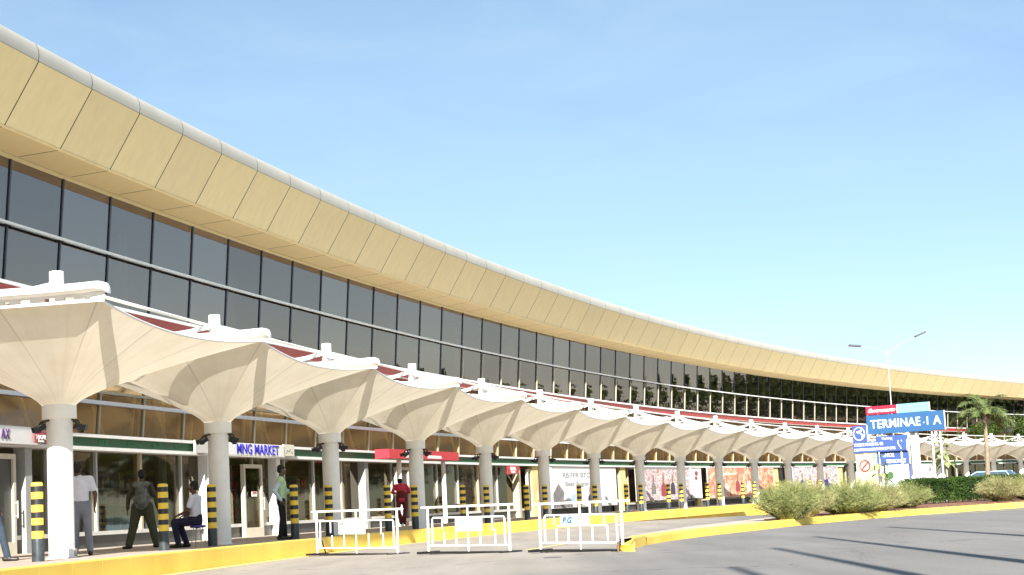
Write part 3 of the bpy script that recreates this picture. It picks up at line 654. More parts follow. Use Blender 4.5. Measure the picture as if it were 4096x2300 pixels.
# ------------------------------------------------------------------ tensile canopies
def zside(y): return 3.72 + .72 * (1 - math.exp(-abs(y - .3) / 1.0))
def make_membrane(end=False):
    hx, hy = 4.08, 2.5; NP = 24; NT = 16
    per = []
    for side in range(4):
        for k in range(NP):
            t = k / NP
            tt = 2 * t - 1
            if side == 0: x, y = hx * tt, -hy + .16 * (1 - tt * tt); z = 4.40 - .22 * (1 - tt * tt)
            elif side == 1: x, y = hx, hy * tt; z = zside(y)
            elif side == 2: x, y = -hx * tt, hy - .16 * (1 - tt * tt); z = 4.42 - .2 * (1 - tt * tt)
            else: x, y = -hx, -hy * tt; z = 4.35 if end else zside(y)
            per.append((x, y, z, side * 3 + t * 3))
    zc = (zside(-2.5)); n = len(per)
    per = [(x, y, (z if abs(abs(x) - hx) > .001 or abs(abs(y) - hy) > .001 else 4.40), u) for x, y, z, u in per]
    bm = B(); uvl = bm.loops.layers.uv.new('UVMap'); grid = []
    for x, y, z, u in per:
        ang = math.atan2(y / 1.0, x / 1.35); rx, ry = .30 * math.cos(ang), .30 * math.sin(ang)
        row = []
        for j in range(NT + 1):
            t = (j / NT) ** 1.25
            row.append(bm.verts.new((rx + (x - rx) * t, ry + (y - ry) * t, 3.08 + (z - 3.08) * (t ** .78))))
        grid.append(row)
    for k in range(n):
        a, b = grid[k], grid[(k + 1) % n]; u0 = per[k][3]; u1 = per[(k + 1) % n][3] if k + 1 < n else 12
        for j in range(NT):
            f = bm.faces.new((a[j], b[j], b[j + 1], a[j + 1])); f.smooth = True
            for l, q in zip(f.loops, ((u0, j), (u1, j), (u1, j + 1), (u0, j + 1))): l[uvl].uv = (q[0], q[1] / NT)
    recalc(bm)
    return bm, [(p[0], p[1], p[2]) for p in per]
def hood(bm, x, holes):
    # rounded white gutter hood running front to back, with a web plate below
    sec = [(-.27, 4.53), (-.24, 4.60), (-.13, 4.655), (0, 4.67), (.13, 4.655), (.24, 4.60), (.27, 4.53), (.2, 4.50), (-.2, 4.50)]
    st = [(-2.68, .25, -.02), (-2.64, .6, .03), (-2.52, .9, .05), (-2.25, 1, .02), (-1.5, 1, 0), (0, 1, 0), (1.5, 1, 0), (2.5, 1, 0), (2.75, .8, 0)]
    rings = [[bm.verts.new((x + a * s, y, 4.47 + (z - 4.5) * (.55 + .45 * s) + dz * .6)) for a, z in sec] for y, s, dz in st]
    m = len(sec)
    for a, b in zip(rings, rings[1:]):
        for j in range(m): bm.faces.new((a[j], a[(j + 1) % m], b[(j + 1) % m], b[j]))
    bm.faces.new(rings[0]); bm.faces.new(rings[-1][::-1])
def web(bm, x, holes):
    if not holes:
        box(bm, x - .03, x + .03, -2.62, 2.6, 4.385, 4.50)
    else:
        box(bm, x - .03, x + .03, -2.6, 2.6, 4.34, 4.385); box(bm, x - .03, x + .03, -2.6, 2.6, 4.44, 4.49)
        y = -2.62; k = 0
        while y < 2.55:
            g = .16 if k % 3 else .24
            y2 = min(2.6, y + g); box(bm, x - .028, x + .028, y, y2, 4.385, 4.44); y = y2 + (.17 if k % 4 else .1); k += 1
def arm(bm, a, b, h0, h1, w=.05):
    a, b = Vector(a), Vector(b); d = Vector((b.x - a.x, b.y - a.y, 0)); s = Vector((-d.y, d.x, 0)).normalized() * w; N = 8; pr = []
    for k in range(N + 1):
        t = k / N; c = a.lerp(b, t); c.z = a.z + (b.z - a.z) * (t ** .72)
        h = h0 + (h1 - h0) * math.sin(min(1, t * 1.3) * PI / 2)
        pr.append([bm.verts.new(c + s), bm.verts.new(c - s), bm.verts.new(c - s - Vector((0, 0, h))), bm.verts.new(c + s - Vector((0, 0, h)))])
    for p, q in zip(pr, pr[1:]):
        for j in range(4): bm.faces.new((p[j], p[(j + 1) % 4], q[(j + 1) % 4], q[j]))
    bm.faces.new(pr[0]); bm.faces.new(pr[-1][::-1])
def make_canopy():
    r = thing('tensile_canopy', '', 'canopy')
    bm = B(); lathe(bm, [(.226, FLOOR), (.226, 2.84)], 32); auto_smooth(obj('column', bm, M['column'], r))
    bm = B(); lathe(bm, [(.26, FLOOR), (.26, FLOOR + .02), (.23, FLOOR + .03)], 28); obj('base_collar', bm, M['column'], r)
    bm = B(); lathe(bm, [(.302, 2.83), (.302, 3.07), (.29, 3.09)], 32); auto_smooth(obj('collar', bm, M['column'], r))
    bm = B(); lathe(bm, [(.13, 3.0), (.13, 5.48), (.12, 5.485)], 22); auto_smooth(obj('mast', bm, M['white'], r))
    bm, per = make_membrane(); obj('membrane', bm, M['membrane'], r)
    bm = B(); tube(bm, per + [per[0]], .022, 6, cap=False)
    auto_smooth(obj('edge_cable', bm, M['white'], r))
    for sy in (-1, 1):
        bm = B(); arm(bm, (-.12, sy * .05, 5.28), (-3.95, sy * 2.4, 4.62), .10, .10, .07); recalc(bm); obj('support_arm', bm, M['white'], r)
        # broad tapering plate under the arm
        bm = B(); d_ = Vector((-3.85, sy * 2.35, 0)).normalized(); n_ = Vector((-d_.y, d_.x, 0)); L_ = 4.45; rows = []
        for k in range(11):
            t = k / 10; c = d_ * (1.0 + (L_ - 1.0) * t); w_ = .07 + .09 * math.sin(PI * min(1, .15 + t * .72)); zc = 4.96 - .38 * (t ** .8)
            rows.append([bm.verts.new(c + n_ * w_ + Vector((0, 0, zc - .05))), bm.verts.new(c + Vector((0, 0, zc + .03))), bm.verts.new(c - n_ * w_ + Vector((0, 0, zc - .05))), bm.verts.new(c + Vector((0, 0, zc - .12)))])
        for p_, q_ in zip(rows, rows[1:]):
            for j in range(4): bm.faces.new((p_[j], p_[(j + 1) % 4], q_[(j + 1) % 4], q_[j]))
        bm.faces.new(rows[0]); bm.faces.new(rows[-1][::-1])
        tube(bm, [tuple(d_ * 1.05 + Vector((0, 0, 4.93))), tuple(d_ * .12 + Vector((0, 0, 4.86)))], .05, 8)
        recalc(bm); obj('support_plate', bm, M['white'], r)
    bm = B(); tube(bm, [(.1, 0, 5.26), (8.08, .06, 5.26)], .035, 8); obj('tie_tube', bm, M['white'], r)
    bm = B(); hood(bm, -4.09, False); recalc(bm); auto_smooth(obj('hood_beam', bm, M['white'], r))
    bm = B(); web(bm, -4.09, False); obj('web_plate', bm, M['white'], r)
    # spotlights clamped under the collar
    for (ang, tilt) in ((95, -.3), (150, -.5), (-85, -.3), (-32, -.45)):
        a = rad(ang); c, s_ = math.cos(a), math.sin(a)
        bm = B(); box(bm, -.06, .06, -.04, .12, -.05, .04); bbox_bevel(bm, .02, 2)
        box(bm, -.068, .068, .12, .135, -.058, .048)
        mt = Matrix.Translation((.36 * c, .36 * s_, 2.70)) @ Matrix.Rotation(a - PI / 2, 4, 'Z') @ Matrix.Rotation(tilt, 4, 'X')
        bmesh.ops.transform(bm, matrix=mt, verts=bm.verts[:])
        tube(bm, [(.22 * c, .22 * s_, 2.81), (.34 * c, .34 * s_, 2.79), (.37 * c, .37 * s_, 2.73)], .02, 6)
        obj('spotlight', bm, M['black'], r)
    return r
ordn = ['first', 'second', 'third', 'fourth', 'fifth', 'sixth', 'seventh', 'eighth', 'ninth', 'tenth', 'eleventh', 'twelfth', 'thirteenth', 'fourteenth', 'fifteenth', 'sixteenth', 'seventeenth', 'eighteenth', 'nineteenth', 'twentieth', 'twenty-first']
clab = {0: 'nearest cream funnel canopy, largest of the row, its white column half in sun',
        1: 'cream funnel canopy whose column stands between the seated man and the blue lettered sign',
        2: 'cream funnel canopy whose white column stands behind the left end of the first barrier',
        3: 'cream funnel canopy whose column passes in front of the red awning',
        4: 'cream funnel canopy whose column stands behind the second barrier'}
canopy = make_canopy()
for i in range(0, 21):
    o = canopy if i == 0 else copy_tree(canopy)
    o.location = P(i, 0, 0); o.rotation_euler = (0, 0, -(T0 + DT * i))
    o['label'] = clab.get(i, 'cream funnel canopy on a white column, %s of the row from the left' % ordn[i])
    o['group'] = 'tensile canopies in a curved row over the walkway'
    if i == 0:
        wp = [c for c in o.children if c.name.startswith('web_plate')][0]
        first_web = wp
bm = B(); web(bm, -4.09, True); me = D.meshes.new('web_plate'); bm.to_mesh(me); bm.free(); me.materials.append(M['white']); first_web.data = me
fm = [c for c in canopy.children if c.name.startswith('membrane')][0]; fe = [c for c in canopy.children if c.name.startswith('edge_cable')][0]
bm, per = make_membrane(True); me = D.meshes.new('membrane'); bm.to_mesh(me); bm.free(); me.materials.append(M['membrane']); fm.data = me
bm = B(); tube(bm, per + [per[0]], .022, 6, cap=False); me = D.meshes.new('edge_cable'); bm.to_mesh(me); bm.free(); me.materials.append(M['white']); fe.data = me
bm = B(); box(bm, .02, .12, -.235, -.22, FLOOR + .04, FLOOR + .16); obj('base_plate', bm, M['grey'], canopy)

# ------------------------------------------------------------------ bollards
def make_bollard():
    r = thing('bollard', '', 'bollard')
    st = [0, .38, .483, .583, .69, .79, .895, .995, 1.10, 1.20]
    bm = B(); lathe(bm, [(.1035, 0), (.1035, .36), (.101, .375)], 24); auto_smooth(obj('bollard_foot', bm, M['bbase'], r))
    z = .375; k = 0; prof = [(.1, z)]; mi = []
    for h in (.12, .10, .11, .10, .115, .098, .112, .098):
        prof.append((.1, z + h)); mi.append(k % 2); z += h; k += 1
    prof += [(.1, 1.25), (.094, 1.275), (.07, 1.29), (.0, 1.294)]; mi += [0, 0, 0, 0]
    bm = B(); lathe(bm, prof, 24, mi=mi, cap=False); auto_smooth(obj('striped_sleeve', bm, [M['byellow'], M['bblack']], r))
    return r
bol = make_bollard()
bl = [(-.28, 'yellow and black striped bollard left of the nearest column, largest of the bollards'), (.41, 'yellow and black bollard between the backpack wearer and the seated man'),
      (.74, 'yellow and black bollard directly behind the seated man'), (1.41, 'yellow and black bollard touched by the man in the green vest'),
      (1.74, 'yellow and black bollard seen through the left end of the first barrier'), (2.38, 'yellow and black bollard left of the person in the red jacket'),
      (2.71, 'yellow and black bollard right of the person in the red jacket'), (3.37, 'yellow and black bollard behind the small emblem board of the second barrier'),
      (3.73, 'yellow and black bollard seen through the right half of the second barrier'), (4.39, 'yellow and black bollard in the gap between the second and third barriers'),
      (4.72, 'yellow and black bollard behind the left end of the third barrier'), (5.38, 'yellow and black bollard in front of the lettered white board'),
      (5.70, 'yellow and black bollard behind the right half of the third barrier'), (6.38, 'yellow and black bollard just right of the third barrier')]
extra = [6.71, 7.37, 7.69, 8.37, 8.70, 9.35, 9.69, 10.38, 10.71, 11.38, 11.7]
for k, i in enumerate(extra):
    bl.append((i, 'small distant bollard, %s along the kerb right of the third barrier' % ordn[k + 1]))
for k, (i, lab) in enumerate(bl):
    o = bol if k == 0 else copy_tree(bol)
    o.location = P(i, -.6, FLOOR); o.rotation_euler = (0, 0, random.uniform(0, 6)); o['label'] = lab; o['group'] = 'striped bollards along the yellow kerb'
# loose bits
# ------------------------------------------------------------------ crowd barriers
def make_barrier(x0, y0, x1, y1, variant, label, H=.92):
    a, b = Vector((x0, y0, 0)), Vector((x1, y1, 0)); L = (b - a).length
    r = thing('crowd_barrier', label, 'barrier', tuple(a), math.atan2(y1 - y0, x1 - x0), 'white metal barriers across the lane')
    r.location.z = .022; r.rotation_euler = (0, .018, math.atan2(y1 - y0, x1 - x0))
    bm = B(); box(bm, -.05, L + .05, -.06, .06, .0, .045); bbox_bevel(bm, .01, 1)
    for x in (.04, L - .04): box(bm, x - .06, x + .06, -.28, .28, .002, .05)
    obj('base_rail', bm, M['black'], r)
    for x in (.05, L - .05):
        bm = B(); tube(bm, [(x, 0, .045), (x, 0, H)], .024, 12); obj('post', bm, M['white'], r)
    bm = B(); tube(bm, [(-.12, 0, H + .01), (L + .14, 0, H + .03)], .023, 12); obj('top_rail', bm, M['white'], r)
    bm = B(); xa, xb = .17, L - .17; zt = H - .20; zb_ = .16
    tube(bm, [(xa, 0, zb_), (xa, 0, zt - .03), (xa + .03, 0, zt), (xb - .03, 0, zt), (xb, 0, zt - .03), (xb, 0, zb_)], .017, 8)
    tube(bm, [(.07, 0, zb_), (L - .07, 0, zb_)], .017, 8); obj('inner_frame', bm, M['white'], r)
    bm = B(); tube(bm, [(L * .5, 0, zt), (L * .5, 0, H)], .018, 8)
    if variant == 3: tube(bm, [(L * .62, 0, zt), (L * .62, 0, H)], .018, 8)
    obj('spacer', bm, M['white'], r)
    n = 6; step = (xb - xa) / n
    for k in range(1, n):
        x = xa + step * k
        zz = .47
        bm = B()
        if k == 1: tube(bm, [(x - .05, 0, zt), (x - .05, 0, zz + .03)], .014, 8); tube(bm, [(x, 0, zz - .03), (x, 0, zb_)], .014, 8)
        elif k == n - 1: tube(bm, [(x, 0, zt), (x, 0, zz)], .014, 8); tube(bm, [(x - .02, 0, zz), (x + .05, 0, zz), (x + .07, 0, zz - .03), (x + .07, 0, zb_)], .014, 8)
        else: tube(bm, [(x, 0, zz + .01), (x, 0, zb_)], .014, 8)
        obj('bar', bm, M['white'], r)
    if variant == 3:
        bm = B(); tube(bm, [(xa + .3, 0, zz), (xb - .25, 0, zz)], .012, 8); obj('bar', bm, M['white'], r)
        bm = B(); tube(bm, [(xb, 0, .47), (L - .05, 0, .47)], .012, 8); obj('bar', bm, M['white'], r)
    bm = B(); tube(bm, [(L * .5, 0, zb_), (L * .5, 0, .045)], .014, 8); obj('foot_strut', bm, M['white'], r)
    return r, L, zt
M['plate'] = mat('barrier_board_paint', (.52, .55, .46), .5, .04, 3)
def plate(r, L, zt, x0, x1, z0, label):
    s = obj_board = None
    bm = B(); box(bm, x0, x1, -.032, -.020, z0, zt - .01); bbox_bevel(bm, .004, 1)
    o = obj('notice_board', bm, M['plate'], r)
    return o
A1, B1 = (-4.55, 39.5), (-2.45, 38.9)
r, L, zt = make_barrier(-4.72, 40.9, -2.70, 38.9, 1, 'white metal barrier at the left with a scribbled notice board and a black strap', .96)
p = plate(r, L, zt, L * .30, L * .62, .46, '')
text('lettering', 'PB.Y.G', .12, M['ink_cyan'], p, Matrix.Translation((L * .375, -.036, zt - .09)), ext=.001, shear=.3); text('lettering', 'lotoor', .055, M['ink_cyan'], p, Matrix.Translation((L * .36, -.036, zt - .17)), ext=.001, shear=.3)
text('lettering', 'tu  o  . vc ', .05, M['ink_pale'], p, Matrix.Translation((L * .47, -.036, zt - .2)), ext=.001, shear=.3)
bm = B(); tube(bm, [(.12, .05, .42), (.2, .02, .3), (.34, 0, .07)], .018, 6); obj('strap', bm, M['black'], r)
r, L, zt = make_barrier(-2.0, 36.9, -.26, 35.4, 2, 'white metal barrier in the middle with a blue round emblem on its board')
p = plate(r, L, zt, L * .36, L * .68, .44, '')
bm = B()
for k in range(18):
    a0, a1 = 2 * PI * k / 18, 2 * PI * (k + 1) / 18
    q = lambda a: (L * .43 + .052 * math.cos(a), -.036, zt - .10 + (.062 if math.sin(a) < 0 else .048) * math.sin(a))
    tube(bm, [q(a0), q(a1)], .005, 5)
obj('emblem', bm, M['ink_cyan'], p); text('lettering', 'DUG', .062, M['ink_cyan'], p, Matrix.Translation((L * .43, -.036, zt - .10)), ext=.001)
r, L, zt = make_barrier(.25, 33.8, 1.78, 32.4, 3, 'white metal barrier nearest the yellow median kerb, with P.G on its board', .87)
p = plate(r, L, zt, L * .28, L * .62, .46, '')
text('lettering', 'P.G', .15, M['ink_cyan'], p, Matrix.Translation((L * .36, -.036, zt - .10)), ext=.001, shear=.25, bold=.008)

# ------------------------------------------------------------------ direction sign cluster on the median
M['sblue'] = mat('sign_blue', (.03, .105, .25), .45, .05, 1); M['sblue2'] = mat('sign_deep_blue', (.05, .095, .29), .45, .06, 1); M['scyan'] = mat('sign_cyan', (.20, .46, .48), .45, .06, 2)
M['sred'] = mat('sign_crimson', (.34, .02, .05), .45, .05, 2); M['syellow'] = mat('sign_pale_yellow', (.56, .52, .32), .5, .06, 2); M['smap'] = mat('sign_map_white', (.44, .54, .58), .5, .08, 3)
SA = math.atan2(-2.0, 2.84)          # the row of boards runs back-left to front-right
SO = Vector((14.64, 76.0, 0)); SX = Vector((math.cos(SA), math.sin(SA), 0))
def sgn(label, x0, x1, z0, z1, m, y=0.0, th=.07, posts=(), m2=None, ptop=None):
    r = thing('direction_sign', label, 'sign', tuple(SO + SX * ((x0 + x1) / 2) + Vector((-SX.y, SX.x, 0)) * y + Vector((0, 0, .18))), SA, 'signs clustered behind the bushes')
    w = (x1 - x0) / 2
    bm = B(); box(bm, -w, w, 0, th, z0 - .18, z1 - .18); bbox_bevel(bm, .012, 1)
    box(bm, w, w + .02, .0, th, z0 - .18, z1 - .18, None, 1)
    obj('panel', bm, [m, M['signwhite']], r)
    for q in posts:
        bm = B(); tube(bm, [(q, th + .05, 0), (q, th + .05, (ptop or z1) - .2)], .036, 10); obj('post', bm, m2 or M['signwhite'], r)
    return r, w
tr = lambda x, z, y=-.012: Matrix.Translation((x, y, z - .18))
r, w = sgn('large blue board lettered TERMINAL, the widest of the sign cluster', 0, 3.46, 3.15, 3.95, M['sblue'], posts=(1.1, 1.45, -1.2))
text('lettering', 'TERMINAE', .50, M['ink_white'], r, tr(-.42, 3.55), sx=.92, bold=.006, spacing=1.05); text('lettering', '.', .4, M['ink_white'], r, tr(.84, 3.6)); text('lettering', '1', .50, M['ink_white'], r, tr(1.0, 3.55)); text('lettering', 'A', .52, M['ink_white'], r, tr(1.42, 3.55), sx=.95, bold=.006)
r, w = sgn('crimson strip sign with white italic lettering on top of the big blue board', 0, 1.40, 3.97, 4.33, M['sred'], y=.02, posts=(0,))
text('lettering', 'Governmento', .235, M['ink_white'], r, tr(0, 4.14), shear=.5, bold=.004, sx=.92)
r, w = sgn('plain turquoise strip sign to the right of the crimson strip', 1.43, 2.83, 3.96, 4.34, M['scyan'], y=.02, posts=(0,))
r, w = sgn('square blue sign with a white ring emblem at the left of the cluster', -.62, .05, 2.87, 3.55, M['sblue2'], y=-.12, posts=(0,))
bm = B()
for k in range(22):
    a0, a1 = 2 * PI * k / 22, 2 * PI * (k + 1) / 22
    tube(bm, [(-.02 + .25 * math.cos(a0), -.01, 3.03 + .27 * math.sin(a0)), (-.02 + .25 * math.cos(a1), -.01, 3.03 + .27 * math.sin(a1))], .018, 5)
flatshape(bm, [(-.14, 3.13), (.0, 3.16), (.12, 3.22), (.1, 3.12), (.02, 3.08), (.05, 3.04), (-.1, 3.06)], -.012); flatshape(bm, [(.04, 3.06), (.18, 3.0), (.16, 2.86), (.06, 2.8), (.1, 2.92)], -.012)
obj('emblem', bm, M['ink_white'], r)
r, w = sgn('blue direction board with two lines of small white lettering below the ring emblem', -.62, 1.78, 2.40, 2.86, M['sblue2'], y=-.12, posts=(-1.0, .9))
text('lettering', 'TAXIDE PARKING. EB', .17, M['ink_white'], r, tr(-1.16, 2.74), align='LEFT', sx=.82, bold=.003); text('lettering', 'CONTITOFLOCCUM BERELIT ORG', .15, M['ink_white'], r, tr(-1.16, 2.53), align='LEFT', sx=.80, bold=.003)
bm = B(); tube(bm, [(.86, -.01, 2.66), (.82, -.01, 2.58), (.86, -.01, 2.46), (.92, -.01, 2.38), (.95, -.01, 2.30)], .018, 6); tube(bm, [(.98, -.01, 2.66), (1.0, -.01, 2.6)], .016, 6); obj('arrow_mark', bm, M['ink_white'], r)
r, w = sgn('tall deep blue board with a blue right post, lettered MOL, behind the two line board', .35, 1.80, 1.85, 3.06, M['sblue2'], y=.02, posts=(.68,), m2=M['sblue2'], ptop=3.1)
text('lettering', 'MOL', .21, M['ink_white'], r, tr(-.15, 2.24), shear=.25, bold=.003); text('lettering', 'TERRONTZ', .20, M['ink_white'], r, tr(.12, 1.98), shear=.15, sx=.86, bold=.003)
text('lettering', 'Parking', .16, M['signwhite'], r, tr(-.2, 2.95))
r, w = sgn('pale yellow board with a red no smoking ring', -.58, .33, .35, 2.36, M['syellow'], y=-.05, posts=(-.35, .35), ptop=2.3)
bm = B()
for k in range(26):
    a0, a1 = 2 * PI * k / 26, 2 * PI * (k + 1) / 26
    tube(bm, [(-.05 + .225 * math.cos(a0), -.008, 1.68 + .225 * math.sin(a0)), (-.05 + .225 * math.cos(a1), -.008, 1.68 + .225 * math.sin(a1))], .03, 5)
tube(bm, [(-.05 - .16, -.008, 1.52), (-.05 + .16, -.008, 1.84)], .03, 5)
obj('prohibition_ring', bm, M['sred'], r)
bm = B(); flatshape(bm, [(-.18, 1.62), (.08, 1.62), (.08, 1.67), (-.18, 1.67)], -.004); obj('pictogram', bm, M['ink_grey'], r)
r, w = sgn('white and pale blue map board with a green round badge', .72, 1.72, .35, 1.84, M['smap'], y=-.05, posts=(-.4, .4), ptop=1.8)
bm = B(); flatshape(bm, ellpts(-.28, 1.22, .145, .16, 20), -.008); obj('badge', bm, mat('badge_green', (.06, .14, .05), .5, .3, 20), r)
bm = B(); rn = random.Random(4)
for k in range(12):
    x, z = rn.uniform(-.4, .4), rn.uniform(.4, 1.5); tube(bm, [(x, -.006, z), (x + rn.uniform(.05, .3), -.006, z + rn.uniform(-.06, .06))], .008, 4)
obj('map_lines', bm, M['ink_cyan'], r)
r, w = sgn('narrow white vertical board between the blue boards and the canopy', 1.82, 2.14, 1.0, 3.12, M['signwhite'], y=.25, posts=(0,))

# ------------------------------------------------------------------ street lamp, palms, plants
lamp = thing('street_lamp', 'slim pale twin armed street lamp rising behind the sign cluster', 'street lamp', (19.69, 95, .18))
bm = B(); tube(bm, [(0, 0, 0), (0, 0, 3.5), (0, 0, 8.0)], [.06, .04, .018], 12); obj('post', bm, M['alu'], lamp)
for sx, zz, xe in ((-1, 8.25, -1.4), (1, 8.6, 1.55)):
    bm = B(); tube(bm, [(0, 0, 7.75), (xe * .5, 0, (7.85 + zz) / 2 + .1), (xe, 0, zz)], [.010, .005, .004], 8); obj('arm', bm, M['alu'], lamp)
    bm = B(); box(bm, 0, .64, -.13, .13, -.05, .05); bbox_bevel(bm, .02, 2)
    tl = rad(22) if sx > 0 else rad(6)
    mt = Matrix.Translation((xe - .03 * sx, 0, zz)) @ (Matrix.Rotation(-tl, 4, 'Y') if sx > 0 else Matrix.Rotation(PI, 4, 'Z') @ Matrix.Rotation(-tl, 4, 'Y'))
    bmesh.ops.transform(bm, matrix=mt, verts=bm.verts[:]); obj('lamp_head', bm, M['g4'], lamp)

M['palmleaf'] = leaf_mat('palm_leaf', (.05, .09, .03), (.22, .27, .10), .3, 3)
M['bark'] = mat('palm_bark', (.27, .23, .17), .9, 0, 6, c2=(.18, .14, .10), bump=.6, bscale=14)
M['whitewash'] = mat('whitewash', (.72, .72, .68), .8, .06, 3)
def palm(x, y, z0, H, R, nf, lab, seed):
    rn = random.Random(seed); r = thing('palm_tree', lab, 'palm tree', (x, y, z0))
    bm = B(); lathe(bm, [(.14, 0), (.125, .5), (.118, 1.05)], 14); auto_smooth(obj('painted_trunk_base', bm, M['whitewash'], r))
    bm = B(); N = 26; pts = []; rs = []
    for k in range(N + 1):
        t = k / N; pts.append((.06 * math.sin(t * 2.2), 0, 1.05 + (H - 1.05) * t)); rs.append((.115 - .03 * t) * (1.07 if k % 2 else .97))
    tube(bm, pts, rs, 14); auto_smooth(obj('trunk', bm, M['bark'], r), 60)
    bm = B(); tube(bm, [(.05, 0, H - .1), (.05, 0, H + .3)], [.13, .05], 10); top = Vector((.05, 0, H + .15))
    bb = B()
    for k in range(nf):
        az = 2 * PI * k / nf + rn.uniform(-.2, .2); el = rn.choice([rn.uniform(.25, .7), rn.uniform(.7, 1.35), rn.uniform(.0, .4)]); L = R * rn.uniform(.85, 1.15)
        d = Vector((math.cos(az), math.sin(az), 0)); p = top.copy(); v = d * math.cos(el) + Vector((0, 0, math.sin(el))); rach = [p.copy()]
        n = 14
        for s in range(n):
            p = p + v * (L / n); v = (v - Vector((0, 0, .085 + .008 * s))).normalized(); rach.append(p.copy())
        tube(bm, rach, [.018 * (1 - .8 * s / n) for s in range(n + 1)], 5)
        for s in range(2, n + 1):
            tdir = (rach[s] - rach[s - 1]).normalized(); sd = tdir.cross(Vector((0, 0, 1))).normalized(); up = sd.cross(tdir)
            for q in range(3):
                base = rach[s - 1].lerp(rach[s], q / 3); ll = .42 * R * .62 * math.sin(PI * (.12 + .8 * s / n)) * rn.uniform(.8, 1.15) + .06
                for sg in (-1, 1):
                    dd = (sd * sg + tdir * .75 + up * rn.uniform(-.1, .45)).normalized(); m1 = base + dd * ll * .55; e = base + dd * ll - Vector((0, 0, ll * rn.uniform(.15, .5)))
                    wv = tdir.cross(dd).cross(dd).normalized() * .013
                    a, b_, c, d_ = base - wv, base + wv, m1 + wv * 1.3, m1 - wv * 1.3
                    va = [bb.verts.new(v_) for v_ in (a, b_, c, d_)]; bb.faces.new(va); ve = bb.verts.new(e); bb.faces.new((va[3], va[2], ve))
    obj('rachis', bm, M['bark'], r); obj('fronds', bb, M['palmleaf'], r)
    return r
palm(21.9, 85, .18, 3.7, 1.75, 19, 'palm tree with a ringed trunk and spreading fronds, right of the signs', 3)

def leaf_blob(bm, c, rx, ry, rz, n, size, rn, shell=.5):
    for _ in range(n):
        while True:
            v = Vector((rn.uniform(-1, 1), rn.uniform(-1, 1), rn.uniform(-1, 1)))
            if shell < v.length < 1: break
        p = Vector((c[0] + v.x * rx, c[1] + v.y * ry, c[2] + v.z * rz))
        a = Vector((rn.gauss(0, 1), rn.gauss(0, 1), rn.gauss(0, 1))).normalized(); b = a.orthogonal().normalized(); b.rotate(Matrix.Rotation(rn.uniform(0, 6.3), 3, a)); c2 = a.cross(b)
        s = size * rn.uniform(.6, 1.4)
        q = [p - b * s, p + c2 * s * .5, p + b * s, p - c2 * s * .5]
        bm.faces.new([bm.verts.new(x) for x in q])
M['leaf'] = leaf_mat('tree_leaf', (.025, .05, .012), (.12, .17, .045), .3, 1.2)
M['leafdark'] = leaf_mat('hedge_leaf', (.02, .045, .015), (.075, .13, .03), .25, 2.0)
M['wood'] = mat('bark', (.16, .12, .09), .9, .3, 6)
def tree(x, y, z0, H, R, n, lab, seed, size=.14, m='leaf', group=None, name='tree'):
    rn = random.Random(seed); r = thing(name, lab, 'tree', (x, y, z0), 0, group)
    bm = B(); bb = B(); tube(bm, [(0, 0, 0), (.1, .05, H * .3), (0, 0, H * .55)], [.05 * H * .6, .035 * H * .6, .02 * H * .6], 9)
    nbz = 15
    for k in range(nbz):
        a = rn.uniform(0, 6.3); q = rn.uniform(.2, 1) * R * .75; zc = H * rn.uniform(.5, .92); c = (math.cos(a) * q, math.sin(a) * q, zc)
        tube(bm, [(0, 0, H * rn.uniform(.3, .5)), (c[0] * .5, c[1] * .5, zc * .82), c], [.03 * H * .4, .015 * H * .4, .008 * H * .3], 6)
        s = R * rn.uniform(.28, .5); leaf_blob(bb, c, s, s, s * .72, n // nbz, size, rn, .35)
    obj('trunk', bm, M['wood'], r); obj('crown', bb, M[m], r); return r
q = P(18.75, 2.2, FLOOR); tree(q.x, q.y, FLOOR, 6.6, 2.3, 5200, 'leafy green tree at the right edge of the photo in front of the glass', 5, .11)
q = P(20.0, 1.5, FLOOR); tree(q.x, q.y, FLOOR, 7.2, 2.8, 5200, 'dark leafy tree just beyond the right edge of the photo', 6, .12)
for k, (x, y, H, R_) in enumerate(((62, 60, 9, 5), (70, 85, 11, 6), (60, 108, 8, 4.5), (78, 130, 12, 6.5), (74, 152, 9, 5), (92, 175, 12, 7), (96, 200, 10, 6), (110, 225, 13, 7), (60, 35, 9, 5), (66, 10, 10, 5.5), (110, 100, 14, 8), (120, 140, 14, 8), (52, 72, 8, 5), (66, 118, 9, 6), (70, 142, 9, 6), (84, 165, 10, 7), (88, 188, 10, 7), (100, 212, 11, 7), (64, 95, 9, 6))):
    tree(x, y, 0, H, R_, 2600, 'broad green tree across the road, seen only mirrored in the glass', 20 + k, .42, 'leaf', 'trees across the road')

